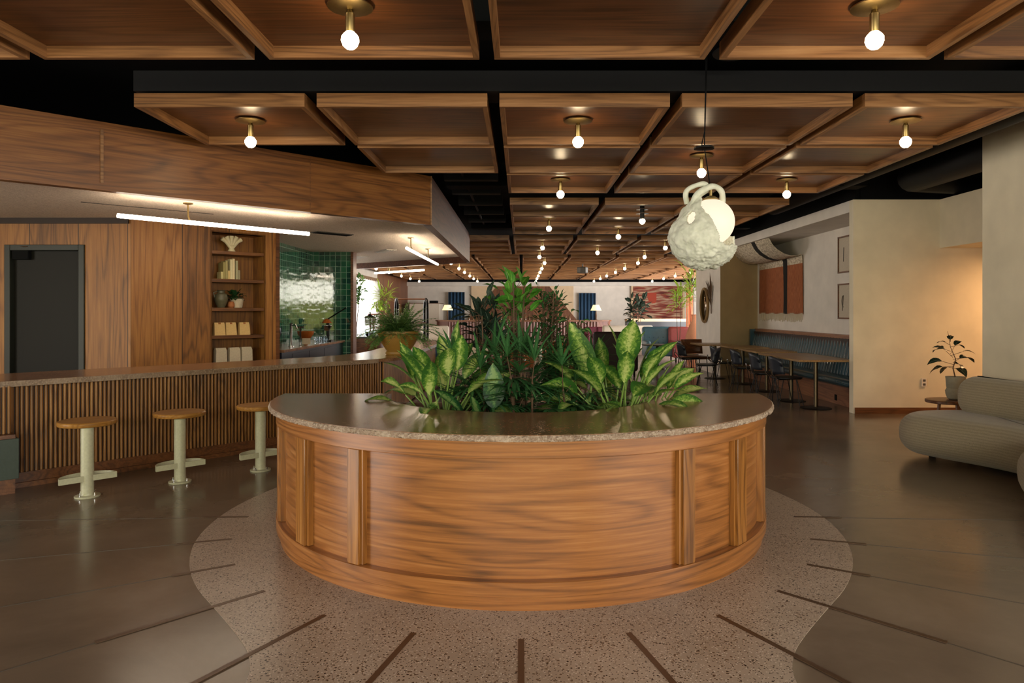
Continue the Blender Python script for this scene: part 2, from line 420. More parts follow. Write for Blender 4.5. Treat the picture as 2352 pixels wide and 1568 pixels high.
def glassm():
    t = NT('clear_glass'); t.set('Transmission Weight', 1.0); t.set('Roughness', .02); t.set('IOR', 1.3); t.set('Base Color', (.9, .95, .97, 1)); return t.m
M_GLASS = glassm()
def pane():
    t = NT('window_glass'); g = t.new('ShaderNodeBsdfTransparent'); gl = t.new('ShaderNodeBsdfGlossy'); gl.inputs['Roughness'].default_value = .02
    ms = t.new('ShaderNodeMixShader'); ms.inputs[0].default_value = .06
    t.l(g.outputs[0], ms.inputs[1]); t.l(gl.outputs[0], ms.inputs[2]); t.l(ms.outputs[0], t.n['Material Output'].inputs[0]); return t.m
M_PANE = pane()
#@@GEOMETRY
# ================================================================== THE SETTING
R2 = math.sqrt(.5)
struct(MB().box(-10, 9.5, -5, 35.2, -.1, 0).build('floor', M_CONC))
# terrazzo inlay with a wavy outline around the planter
half = [(0, 7.12), (.8, 6.98), (1.5, 6.55), (1.95, 5.95), (2.1, 5.4), (2.14, 4.94), (2.08, 4.45), (1.93, 4.03), (1.72, 3.67), (1.48, 3.38), (1.28, 3.13), (1.15, 2.95), (1.07, 2.75), (1.05, 2.4), (1.1, 2.0), (1.3, 1.5), (1.7, 1.0), (2.3, .5), (2.6, 0), (2.2, -.8), (1.0, -1.4), (0, -1.5)]
def smooth_poly(p, it=3):
    for _ in range(it):
        q = []
        for i in range(len(p)-1):
            a, b = p[i], p[i+1]
            q += [(a[0]*.75+b[0]*.25, a[1]*.75+b[1]*.25), (a[0]*.25+b[0]*.75, a[1]*.25+b[1]*.75)]
        p = [p[0]]+q+[p[-1]]
    return p
hp = smooth_poly(half, 2)
poly = hp+[(-x, y) for x, y in hp[::-1][1:-1]]
struct(MB().prism(poly, 0, .003).build('floor', M_TERR, ang=20))
CP = (0, 5.0)
k = 0
for i in range(-6, 7):
    a = math.radians(14.55*i)
    r0, r1 = 1.925, (2.25 if abs(i) >= 4 else 2.7)
    u = Vector((math.sin(a), -math.cos(a), 0)); c = Vector((CP[0], CP[1], .0035))+u*(r0+r1)/2
    k += 1
    o = MB().obox(c, (.026, r1-r0, .003), a).build('trim_%d' % k, M_STRIP); struct(o)
    if abs(i) >= 2:
        r2 = r1+1.6; c = Vector((CP[0], CP[1], .001))+u*(r1+r2)/2
        k += 1; struct(MB().obox(c, (.005, r2-r1, .002), a).build('trim_%d' % k, M_SAW))
NTRIM = k
def trim(m, mat, **kw):
    global NTRIM
    NTRIM += 1; return struct(m.build('trim_%d' % NTRIM, mat, **kw))
struct(MB().box(-10, 9.5, -5, 35.2, 3.5, 3.6).build('ceiling', M_BLACK))
# ---- right side walls
struct(MB().box(4.88, 5.05, 2.6, 7.37, 0, 3.5).box(4.88, 5.05, -5, -4, 0, 3.5).box(4.88, 5.05, -4, 2.6, 2.6, 3.5).box(4.88, 5.05, -4, 2.6, 0, .4).build('wall_right', M_PLASTER))
wf = MB()
for y in (-4, -1.8, .4, 2.53): wf.box(4.93, 5.0, y, y+.07, .4, 2.6)
struct(wf.build('added_window_4', M_WHITE))  # unseen side window, added as an opening for the lounge fill
struct(MB().box(4.72, 9.5, 9.9, 10.02, 0, 3.04).build('wall_right_front', M_PLASTER))
struct(MB().box(5.95, 9.5, 7.2, 9.9, 2.35, 3.04).build('wall_hall_bulkhead', M_PLASTER))
struct(MB().box(9.3, 9.5, 7.2, 9.9, 0, 2.35).build('wall_hall_end', M_PLASTER))
struct(MB().box(5.05, 9.5, 7.05, 7.2, 0, 3.04).build('wall_hall_side', M_PLASTER))
struct(MB().box(4.74, 9.5, 9.885, 9.9, 0, .085).build('baseboard_right', M_KICK))
m = MB().box(4.72, 4.86, 10.02, 17.85, 2.875, 3.04)
struct(m.build('wall_niche_header', M_WHITE))
struct(MB().box(4.86, 5.6, 10.02, 16.3, 2.875, 3.04).build('ceiling_niche', M_WHITE))
struct(MB().box(5.48, 5.6, 10.02, 16.3, 0, 2.875).build('wall_niche_back', M_WHITE))
m = MB().prism([(4.49, 15.7), (5.48, 16.15), (5.48, 16.3), (4.56, 15.9)], 0, 3.04)
struct(m.build('wall_niche_end', M_TAN))
m = MB().prism([(4.487, 15.70), (4.60, 15.86), (4.9, 17.85), (4.487, 17.85)], 0, 3.04)
struct(m.build('wall_column', M_WHITE))
struct(MB().box(4.9, 8.7, 17.7, 17.85, 0, 3.04).build('wall_right_return', M_WHITE))
struct(MB().box(4.86, 9.5, 9.98, 10.06, 3.04, 3.5).box(4.80, 4.86, 10.0, 17.85, 3.04, 3.5).box(4.5, 8.7, 17.75, 17.85, 3.04, 3.5).box(5.05, 9.5, 7.1, 7.2, 3.04, 3.5).box(9.4, 9.5, 7.2, 10, 2.35, 3.5).build('wall_upper_black', M_BLACK))
# outlet
t_ = thing('wall_outlet', 'white duplex power outlet on the cream wall beside the low side table', 'power outlet', (px(2123, 9.88), 9.885, pz(878, 9.88)))
MB().obox((0, 0, 0), (.075, .01, .12)).build('cover_plate', M_WHITE, t_, bevel=.003)
for dz in (-.028, .028): MB().obox((0, -.006, dz), (.035, .006, .03)).build('socket', M_GREY, t_, bevel=.002)
# ---- wall behind the camera with glazing
m = MB().box(-10, -9.7, -5.1, -4.9, 0, 3.5).box(4.6, 5, -5.1, -4.9, 0, 3.5).box(-9.7, 4.6, -5.1, -4.9, 2.9, 3.5).box(-9.7, 4.6, -5.1, -4.9, 0, .3)
struct(m.build('wall_behind', M_PLASTER))
wf = MB()
for i in range(9): wf.box(-9.7+14.3*i/8-.03, -9.7+14.3*i/8+.03, -5.05, -4.95, .3, 2.9)
struct(wf.build('window_3', M_DFRAME))
o = MB().grid(lambda a, b: (-22+36*a, -13+.25*noise.noise(Vector((a*60, b*9, 0))), 3.5*b+.1*noise.noise(Vector((a*80, b*4, 5)))), 160, 16).box(-22, 14, -15, -13.3, 0, 3.4).build('added_hedge', plain('added_hedge_leaves', hx('#b9bd62'), .8, bumps=.8, bscale=8))  # unseen hedge added to give the green tiles their garden reflection
tag(o, 'unseen green hedge added outside the front glazing for the garden reflection in tiles', 'hedge')
struct(MB().box(-30, 25, -18, -5.2, -.25, -.1).build('trim_300', M_CONC))
# ---- far walls
FY = 35.0
struct(MB().box(-10, 9.5, FY, FY+.2, 0, 3.5).build('wall_far', M_WHITE))
trim(MB().box(-5.7, 8.6, FY-.25, FY, 2.72, 2.92), M_WHITE)
trim(MB().box(-5.7, 8.6, FY-.02, FY+.02, 2.92, 3.5), M_BLACK)
struct(MB().box(-5.9, -5.7, 27.6, FY, 0, 3.5).build('wall_left_far', M_WALLY))
struct(MB().box(-5.9, -5.7, 16.0, 27.6, 2.62, 3.5).box(-5.9, -5.7, 16.0, 27.6, 0, .35).build('wall_left', M_WHITE))
struct(MB().box(-5.9, -5.7, 13.5, 16.0, 0, 3.5).build('wall_left_return', M_WHITE))
trim(MB().box(-5.74, -5.62, 16.0, 27.7, 2.62, 2.74), M_KICK)
wf = MB()
for y in (16.0, 19.8, 23.7, 27.5): wf.box(-5.83, -5.78, y, y+.06, .35, 2.62)
wf.box(-5.85, -5.75, 16, 27.57, .35, .42).box(-5.85, -5.75, 16, 27.57, 2.55, 2.62)
o = struct(wf.build('window_1', M_WHITE)); MB().box(-5.81, -5.80, 16, 27.57, .4, 2.6).build('glass', M_PANE, o)
struct(MB().box(8.5, 8.7, 17.85, FY, 2.62, 3.5).box(8.5, 8.7, 17.85, FY, 0, .3).build('wall_right_far', M_WHITE))
def sheer():
    t = NT('sheer_white_fabric'); d = t.new('ShaderNodeBsdfDiffuse'); tr = t.new('ShaderNodeBsdfTranslucent')
    for q in (d, tr): q.inputs[0].default_value = (.86, .85, .82, 1)
    ms = t.new('ShaderNodeMixShader'); ms.inputs[0].default_value = .45
    t.l(d.outputs[0], ms.inputs[1]); t.l(tr.outputs[0], ms.inputs[2]); t.l(ms.outputs[0], t.n['Material Output'].inputs[0]); return t.m
o = MB().grid(lambda a, b: (-5.64+.025*math.sin(a*190), 18.2+9.5*a, .05+2.6*b), 420, 1).build('sheer_curtain', sheer(), ang=80)
tag(o, 'bright white sheer curtain across the far left window beyond the tiles', 'curtain')
wf = MB()
for y in (17.85, 20.7, 23.5, 26.3, 29.1, 31.9, 34.7): wf.box(8.55, 8.65, y, y+.08, .3, 2.62)
o = struct(wf.build('window_2', M_WHITE)); MB().box(8.6, 8.61, 17.85, FY, .3, 2.62).build('glass', M_PANE, o)
# far wall centre recess: cream frame with tapering walnut panel
FS = 1600/FY
def fx(u): return px(u, FY)
def fz(v): return pz(v, FY)
trim(MB().box(fx(1083), fx(1317), FY-.12, FY, 0, fz(657)), M_PEACH)
m = MB(); y = FY-.16
pl = [(fx(1142), fz(658)), (fx(1262), fz(658)), (fx(1345), fz(760)), (fx(1052), fz(760))]
m.add([(a, y, b) for a, b in pl]+[(a, FY-.1, b) for a, b in pl], [(0, 1, 2, 3), (4, 7, 6, 5), (0, 4, 5, 1), (1, 5, 6, 2), (2, 6, 7, 3), (3, 7, 4, 0)])
o = m.build('wall_panel', M_WALLF); tag(o, 'tapering walnut wall panel with slanted sides in the middle of the far wall', 'wall panel')

# ---- bar side: wall A with door, wall B at 45 degrees
AY = 8.5; CZ = 2.59
dx0, dx1, dz1 = px(12, AY), px(195, AY), pz(562, AY)
m = MB().box(-10, dx0, AY, AY+.15, 0, CZ).box(dx1, -4.765, AY, AY+.15, 0, CZ).box(dx0, dx1, AY, AY+.15, dz1, CZ)
struct(m.build('wall_bar_back', M_WALLW))
trim(MB().box(-10, -4.78, AY-.03, AY, 2.52, CZ), M_DARKW)
d = struct(MB().box(dx0+.07, dx1-.07, AY+.05, AY+.1, 0, dz1-.07).build('door_1', M_DOOR, bevel=.004))
m = MB().box(dx0, dx0+.07, AY-.02, AY+.12, 0, dz1).box(dx1-.07, dx1, AY-.02, AY+.12, 0, dz1).box(dx0+.07, dx1-.07, AY-.02, AY+.12, dz1-.07, dz1)
m.build('door_frame', M_DFRAME, d, bevel=.005)
cx = px(48, AY); cz = pz(585, AY)
MB().obox((cx, AY+.01, cz), (.2, .06, .12)).build('door_closer', M_BLACK, d, bevel=.01)
MB().tube([(cx-.15, AY+.0, cz-.02), (cx-.15, AY, cz+.09), (cx+.1, AY-.02, cz+.1)], .008, 6).build('closer_arm', M_CHROME, d)
# wall B built in a 45 degree local frame
MBw = Matrix.Translation((-4.765, 8.5, 0)) @ Matrix.Rotation(math.radians(45), 4, 'Z')
def inB(m):
    m.v = [MBw @ p for p in m.v]; return m
S0, S1, SE = .973, 1.686, 1.85
ob = MB().box(0, S0, 0, .12, 0, CZ).box(S1, SE, 0, .12, 0, CZ).box(S0, S1, 0, .12, 2.50, CZ).build('wall_bar_angled', M_WALLW)
ob.matrix_world = MBw; struct(ob)
trimB = MB().box(SE, SE+.05, -.02, .42, 0, CZ).build('trim_200', M_PAPER); trimB.matrix_world = MBw; trimB['kind'] = 'structure'
trimB.data.materials[0] = M_KICK
t_ = thing('built_in_shelf', 'tall recessed walnut shelf unit with ornaments and paper bags behind the bar', 'shelf', (-4.765, 8.5, 0), math.radians(45))
MB().box(S0-.02, S1+.02, .36, .38, .2, 2.50).build('back_panel', M_SHELF, t_)
MB().box(S0-.02, S0, 0.0, .36, .2, 2.50).build('side_panel', M_SHELF, t_)
MB().box(S1, S1+.02, 0.0, .36, .2, 2.50).build('side_panel', M_SHELF, t_)
MB().box(S0-.02, S1+.02, .0, .38, 2.50, 2.52).build('top_panel', M_SHELF, t_)
SHZ = [2.26, 1.885, 1.50, 1.13, .76]
for z in SHZ: MB().box(S0, S1, .01, .36, z-.045, z).build('shelf', M_SHELFX, t_, bevel=.003)
MB().box(S0, S1, .0, .36, .2, .25).build('shelf', M_SHELFX, t_)
def Bp(s, o, z): return MBw @ Vector((s, o, z))
# ---- tile alcove
def uvbox_x(x, y0, y1, z0, z1):   # wall in plane x
    return MB().grid(lambda a, b: (x, y0+(y1-y0)*a, z0+(z1-z0)*b), 1, 1, lambda a, b: (y0+(y1-y0)*a, z0+(z1-z0)*b))
def uvbox_y(y, x0, x1, z0, z1):
    return MB().grid(lambda a, b: (x0+(x1-x0)*a, y, z0+(z1-z0)*b), 1, 1, lambda a, b: (x0+(x1-x0)*a, z0+(z1-z0)*b))
m = uvbox_x(-4.0, 10.0, 13.4, .9, CZ); o = struct(m.build('wall_tile_side', M_TILE, solid=.02, smooth=False))
m = uvbox_y(13.4, -4.0, -3.27, .02, CZ); o = struct(m.build('wall_tile_back', M_TILE, solid=.02, smooth=False))
struct(MB().box(-4.2, -4.015, 9.9, 13.6, 0, CZ).box(-4.2, -3.27, 13.42, 13.6, 0, CZ).build('wall_alcove', M_WHITE))
trim(MB().box(-3.27, -3.22, 13.36, 13.62, 0, CZ), M_KICK)
# ---- bar canopy: walnut fascia and plaster ceiling
U = Vector((1.0425, 1, 0)).normalized(); Nn = Vector((-U.y, U.x, 0))
C0 = Vector((-1.07, 8.3, 0)); E0 = C0-U*10.6
def hexa(pts, z0, z1): return MB().prism([(p[0], p[1]) for p in pts], z0, z1)
fa = hexa([C0, E0, E0+Nn*.1, C0+Nn*.1+Vector((-.04, .0, 0))], 2.48, 3.06)
ang = math.atan2(U.y, U.x)
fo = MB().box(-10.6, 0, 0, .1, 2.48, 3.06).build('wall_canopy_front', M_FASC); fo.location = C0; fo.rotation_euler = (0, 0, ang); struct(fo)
bt = MB().box(-.012, .012, -.012, 0, 2.52, 2.98)
for i, (s_, mm) in enumerate(((-3.45, M_TRAYF), (-1.55, M_KICK))):
    b2 = MB().box(-.012 if i == 0 else -.003, .012 if i == 0 else .003, -.012 if i == 0 else -.002, 0, 2.54 if i == 0 else 2.48, 2.99 if i == 0 else 3.06); NTRIM += 1
    ob = b2.build('trim_%d' % NTRIM, mm); ob.location = C0+U*s_; ob.rotation_euler = (0, 0, ang); struct(ob)
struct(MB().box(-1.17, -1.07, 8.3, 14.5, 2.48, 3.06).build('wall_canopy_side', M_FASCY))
trim(MB().box(-1.078, -1.062, 8.285, 8.31, 2.48, 3.06), M_TRAYF)
R0 = Vector((-1.07, 14.5, 0)); R1 = Vector((-5.72, 18.05, 0)); Ur = (R1-R0).normalized()
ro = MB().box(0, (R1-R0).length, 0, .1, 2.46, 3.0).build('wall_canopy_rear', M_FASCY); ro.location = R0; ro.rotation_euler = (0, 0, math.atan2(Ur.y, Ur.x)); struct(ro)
m = MB().prism([(-1.1, 8.36), (-1.1, 14.45), (-5.7, 18.0), (-10, 18.0), (-10, -.1)], CZ, CZ+.05)
struct(m.build('ceiling_bar', M_SOFT))
struct(MB().box(-10.1, -10, 3.1, 18, 0, 3.5).box(-10.1, -10, -5, -3.1, 0, 3.5).box(-10.1, -10, -3.1, 3.1, 2.75, 3.5).box(-10.1, -10, -3.1, 3.1, 0, .4).build('wall_left_near', M_WALLW))  # opening beside the camera added for the left fill light
for (u0, v0, u1, v1) in ((180, 463, 490, 491),):
    a = Vector((px(u0, 7.2), 7.2+.04, CZ-.004)); b = Vector((px(u1, 8.14), 8.14, CZ-.004)); mid = (a+b)/2; dv = b-a
    trim(MB().obox(mid, (dv.length, .014, .006), math.atan2(dv.y, dv.x)), M_SAW)
o = thing('ceiling_vent', 'dark slotted air vent in the plaster ceiling behind the long tube light', 'air vent', (-2.75, 10.15, CZ), math.radians(47))
MB().box(-.3, .3, -.09, .09, -.012, 0).build('frame', M_GREY, o)
for i in range(4): MB().box(-.28, .28, -.075+i*.04, -.055+i*.04, -.02, -.012).build('slat', M_BLACK, o)
for (x, y, l) in ((-2.55, 13.1, 'small white air vent in the plaster ceiling above the tiled alcove end'), (-3.4, 14.6, 'narrow white air vent near the far edge of the plaster ceiling')):
    o = thing('ceiling_vent', l, 'air vent', (x, y, CZ), math.radians(120))
    MB().box(-.35, .35, -.1, .1, -.012, 0).build('frame', M_WHITE, o)
    for i in range(3): MB().box(-.33, .33, -.07+i*.05, -.045+i*.05, -.02, -.012).build('slat', M_WHITE, o)

# ---- black services above the trays
trim(MB().box(-2.85, 6.5, 5.12, 5.42, 3.07, 3.22), M_DUCT)
trim(MB().box(-6, 6.5, 4.2, 4.5, 3.2, 3.45), M_BLACK)
for i, y in enumerate((9.25, 13.95)):
    trim(MB().box(-1.0, 4.6, y, y+.3, 3.12, 3.4), M_BLACK)
for i in range(5):
    trim(MB().box(-1.0, -.3, 9.0+i*1.05, 9.12+i*1.05, 3.15, 3.3), M_DUCT)
o = MB().tube([(4.35, 5.2, 3.28), (4.35, 12, 3.28)], .17, 16).build('air_duct', M_DUCT); tag(o, 'black round air duct running above the cream wall on the right', 'air duct')
o = MB().tube([(5.3, 7.6, 3.26), (5.3, 9.4, 3.26), (6.5, 9.7, 3.26)], .2, 16).build('air_duct', M_DUCT); tag(o, 'short black round duct above the hallway bulkhead', 'air duct')
o = MB().tube([(-.75, 8.6, 3.2), (-.75, 14.2, 3.2)], .02, 8).build('conduit', M_DUCT); tag(o, 'thin black conduit pipe in the dark gap beside the bar canopy', 'pipe')
o = MB().lathe([(.14, 0), (.145, .01), (.12, .03)], (px(1687, 4.65), 4.65, 3.17), 24).build('ceiling_speaker', M_DUCT); tag(o, 'round flat black speaker on the black beam above the pendant', 'speaker')
MB_ = None

# ================================================================== CEILING TRAYS
TW, TD = 1.25, 1.185
proto = None
def tray_proto():
    t = thing('ceiling_tray', 'x', 'ceiling panel')
    for sg in (-1, 1):
        a, b = sorted((sg*TD/2, sg*(TD/2-.035)))
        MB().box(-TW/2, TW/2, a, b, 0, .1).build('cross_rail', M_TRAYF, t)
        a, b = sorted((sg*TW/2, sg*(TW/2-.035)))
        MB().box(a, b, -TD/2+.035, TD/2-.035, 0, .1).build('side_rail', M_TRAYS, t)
    MB().box(-TW/2+.035, TW/2-.035, -TD/2+.035, TD/2-.035, .07, .095).build('board', M_TRAYB_SHADE, t)
    return t
def light_proto():
    t = thing('ceiling_light', 'x', 'ceiling light')
    MB().lathe([(.02, 0), (.105, -.004), (.115, -.012), (.115, -.018), (.02, -.03)][::-1], (0, 0, 0), 32).build('canopy', M_BRASS, t)
    sm = MB().lathe([(.022, -.145), (.024, -.14), (.024, -.05), (.018, -.045), (.012, -.02)], (0, 0, 0), 16).build('stem', M_BRASS, t)
    MB().lathe([(.001, -.232), (.02, -.228), (.036, -.214), (.0455, -.19), (.044, -.17), (.034, -.155), (.022, -.143)], (0, 0, 0), 20).build('bulb', M_BULB, sm)
    return t
P_T = tray_proto(); P_L = light_proto()
usedT = usedL = False
SIDES = {}
def col_words(k, base=0):
    # k: column number, gap at the centre between -1 and 0
    if k >= 0: return ORD[k+1]+' column right of central gap'
    return ORD[-k]+' column left of central gap'
ROWY = {1: 3.56, 2: 5.70, 3: 6.975, 4: 8.25, 5: 10.39, 6: 11.665, 7: 12.94, 8: 15.2, 9: 16.475, 10: 17.75}
rows_far = []
n = 10
for s in range(3):
    for r in range(3):
        n += 1; ROWY[n] = 19.98+s*4.75+r*1.275
ROWY[20] = 34.25
def place(row, k, x, light):
    global usedT, usedL
    y = ROWY[row]
    lab = 'walnut tray in %s row from camera, %s' % (ORD[row], col_words(k))
    grp = 'walnut ceiling trays'
    if not usedT: usedT = True; t = P_T; t.location = (x, y, 2.95); t['label'] = lab; t['group'] = grp
    else: dup(P_T, (x, y, 2.95), label=lab, group=grp)
    if light:
        lab = 'bare bulb on brass disc in %s tray row, %s' % (ORD[row], col_words(k))
        if not usedL: usedL = True; t = P_L; t.location = (x, y, 3.02); t['label'] = lab; t['group'] = 'bare bulb ceiling lights'
        else: dup(P_L, (x, y, 3.02), label=lab, group='bare bulb ceiling lights')
X0 = -.204+.67
for k in range(-3, 3): place(1, k, X0+1.34*k, k in (-1, 1))
for k in range(-2, 3): place(2, k, X0+1.34*k, k in (-2, 0, 2))
for k in range(-1, 3): place(3, k, X0+1.34*k, k == 1)
for k in range(0, 3): place(4, k, X0+1.34*k, k in (0, 2))
for k in range(0, 3): place(5, k, X0+1.34*k, False)
for k in range(0, 3): place(6, k, X0+1.34*k, k == 0 or k == 2)
for k in range(0, 3): place(7, k, X0+1.34*k, k == 1)
for k in range(-3, 3): place(8, k, X0+1.34*k, k in (0, 2))
for k in range(-3, 3): place(9, k, X0+1.34*k, k in (1,))
for k in range(-3, 3): place(10, k, X0+1.34*k, k in (0, 2))
for row in range(11, 20):
    y = ROWY[row]
    for k in range(-4, 6):
        x = .67+1.34*k
        if x < -5.1 or x > 8.0: continue
        if (x+.6)*1600/y+1197 < 760 or (x-.7)*1600/y+1197 > 1650: continue
        # even columns carry a bulb in the first and third row of each section
        place(row, k, x, (k % 2 == 0) and ((row-11) % 3 != 1))
# downlight with sprinkler ring in the fifth row
y = 10.39; x = X0+1.34
t = thing('ceiling_light', 'dark cylinder spotlight with two pale rings hanging left of the white pendant', 'ceiling light', (x, y, 3.02), group='bare bulb ceiling lights')
MB().lathe([(.03, -.2), (.034, -.19), (.034, 0)], (0, 0, 0), 16).build('stem', M_DUCT, t)
MB().lathe([(.03, 0), (.09, .004), (.09, .012), (.03, .016)], (0, 0, -.06), 24).build('ring', M_CHROME, t)
MB().lathe([(.03, 0), (.1, .003), (.1, .008), (.03, .01)], (0, 0, -.12), 24).build('ring', M_CHROME, t)
MB().sphere((0, 0, -.225), .045, 16, 10).build('bulb', M_BULB, t)
o = MB().lathe([(.15, 0), (.17, .02), (.17, .17), (.15, .19), (.02, .195), (.02, 3.0-pz(627, 22))], (px(1338, 22), 22.0, pz(627, 22)), 6).build('hanging_speaker', M_GREY)
o = o; tag(o, 'grey boxy speaker hanging under the far walnut ceiling right of the bulb row', 'speaker')

# ================================================================== PLANTER COUNTER
t = thing('planter_counter', 'large half-round walnut counter with brown stone top ringing a planting bed', 'counter', (0, 5.0, 0))
HP = PI/2
MB().arc((0, 0), -HP, HP, .95, 1.61, .03, .825).build('core', M_PLANT, t, ang=25)
MB().arc((0, 0), -HP, HP, .95, 1.635, 0, .075).build('plinth', M_PLANT, t, ang=25)
MB().arc((0, 0), -HP, HP, 1.60, 1.66, .075, .148).build('base_rail', M_PLANT, t, ang=25, bevel=.003)
MB().arc((0, 0), -HP, HP, 1.60, 1.66, .742, .826).build('top_rail', M_PLANT, t, ang=25, bevel=.003)
for sg in (-1, 1):
    for a, b in ((30.3, 33), (46.6, 50.6), (65.5, 69.5), (84, 90)):
        MB().arc((0, 0), sg*math.radians(a) if sg > 0 else -math.radians(b), sg*math.radians(b) if sg > 0 else -math.radians(a), 1.60, 1.655, .148, .742).build('stile', M_STILE, t, ang=25, bevel=.003)
        if a < 80:
            for q in (a-.35, b+.35):
                MB().arc((0, 0), sg*math.radians(q)-.005, sg*math.radians(q)+.005, 1.60, 1.64, .15, .74).build('bead', M_STILE, t, ang=25)
# stone top with a rough edge
def ring_top():
    m = MB(); n = 180; vs = []; fs = []
    rnd = random.Random(4)
    prof_n = 5
    for i in range(n+1):
        a = -HP+PI*i/n; s_, c_ = math.sin(a), -math.cos(a)
        for (r, z) in ((.95, .83), (1.695, .83), (1.695, .862), (.95, .862)):
            vs.append((r*s_, r*c_, z))
    for i in range(n):
        b = i*4
        for k in range(4): fs.append((b+k, b+4+k, b+4+(k+1) % 4, b+(k+1) % 4))
    fs += [(3, 2, 1, 0), (n*4, n*4+1, n*4+2, n*4+3)]
    return m.add(vs, fs)
tp = ring_top().build('stone_top', M_STONE, t, ang=40)
m = MB(); rnd = random.Random(3); n = 420; vs = []; fs = []
for i in range(n+1):
    a = -HP+PI*i/n
    for (r, z, j) in ((1.69, .829, 0), (1.703, .832, .004), (1.705, .845, .006), (1.701, .857, .003), (1.69, .8622, 0)):
        rr = r+rnd.uniform(-j, j); vs.append((rr*math.sin(a), -rr*math.cos(a), z+rnd.uniform(-j, j)*.3))
for i in range(n):
    for k in range(4): fs.append((i*5+k, i*5+5+k, i*5+6+k, i*5+1+k))
m.add(vs, fs).build('rough_edge', M_STEDGE, t, ang=60)
MB().arc((0, 0), -HP, HP, .93, .95, .3, .86).build('inner_lining', M_KICK, t, ang=25)
MB().box(-.95, .95, -.02, .0, 0, .80).build('back_panel', M_KICK, t)
m = MB().grid(lambda a, b: (.93*(.02+.98*b)*math.sin(-HP+PI*a), -.93*(.02+.98*b)*math.cos(-HP+PI*a), .58+.03*noise.noise(Vector((a*9, b*5, 0)))), 48, 10)
o = m.build('soil', M_SOIL, t); o['kind'] = 'stuff'

# ================================================================== BAR
bu = Vector((.684, .729, 0)).normalized(); bn = Vector((-bu.y, bu.x, 0)); BP = Vector((-4.09, 5.635, 0)); bang = math.atan2(bu.y, bu.x)
def BF(s, o=0, z=0): return BP+bu*s+bn*o+Vector((0, 0, z))
t = thing('bar_counter', 'long walnut bar with vertical fluted front and polished brown stone top', 'bar counter', tuple(BF(0)))
end = BF(3.654)
top = [BF(-2.2), BF(3.5), BF(3.64)+Vector((.05, .06, 0)), Vector((-1.47, 8.55, 0)), Vector((-1.45, 13.6, 0)), Vector((-2.15, 13.6, 0)), Vector((-2.15, 9.9, 0)), Vector((-2.19, 9.35, 0)), Vector((-2.35, 8.95, 0)), BF(3.2, .86), BF(-2.2, .86)]
MB().prism([(p.x, p.y) for p in top], .855, .89).build('stone_top', M_STONE, t, w=True, bevel=.003)
fe = MB().obox(BF(.66, -.002, .866), (5.72, .012, .046), bang).obox((-1.458, 11.1, .866), (.012, 5.0, .046), 0)
fe.build('stone_edge', M_STEDGE2, t, w=True)
MB().prism([(p.x, p.y) for p in (BF(-.05, .14), BF(3.6, .14), Vector((-1.68, 8.38, 0)), Vector((-1.66, 13.5, 0)), Vector((-2.1, 13.5, 0)), Vector((-2.1, 9.4, 0)), BF(3.2, .8), BF(-2.2, .8), BF(-2.2, .26), BF(-.04, .26), BF(-.04, .14))], 0, .855).build('body', M_DARKW, t, w=True)
fl = MB(); s = .0
while s < 3.66:
    c = BF(s, .13)
    fl.tube([c+Vector((0, 0, .12)), c+Vector((0, 0, .853))], .0125, 6, cap=False); s += .034
y = 8.39
while y < 13.4:
    fl.tube([(-1.66, y, .12), (-1.66, y, .853)], .0125, 6, cap=False); y += .034
fl.build('fluted_front', M_FLUTE, t, w=True)
MB().obox(BF(1.83, .125, .06), (3.7, .03, .12), bang).obox((-1.615, 11, .06), (.03, 5.0, .12)).build('kick_board', M_KICK, t, w=True)
MB().obox(BF(1.83, .1, .02), (3.7, .03, .04), bang).build('kick_strip', M_KICK, t, w=True)
# left pier of the bar
m = MB()
pc = BF(-.62, .06)
t2 = thing('bar_pier', 'fluted bar end pier with grey green panel at the left edge of the picture', 'bar pier', tuple(BF(-.7, 0)))
MB().obox(BF(-.64, .1, .66), (1.2, .2, .38), bang).build('body', M_DARKW, t2, w=True)
f2 = MB(); s = -1.2
while s < -.04:
    c = BF(s, -.0); f2.tube([c+Vector((0, 0, .47)), c+Vector((0, 0, .85))], .0125, 6, cap=False); s += .034
f2.build('fluted_front', M_FLUTE, t2, w=True)
MB().obox(BF(-.64, .05, .455), (1.24, .3, .03), bang).build('ledge', M_KICK, t2, w=True)
MB().obox(BF(-.62, .03, .28), (1.24, .3, .32), bang).build('panel', M_GREENBOX, t2, w=True, bevel=.003)
MB().obox(BF(-.64, .05, .06), (1.24, .28, .12), bang).build('kick_board', M_KICK, t2, w=True)

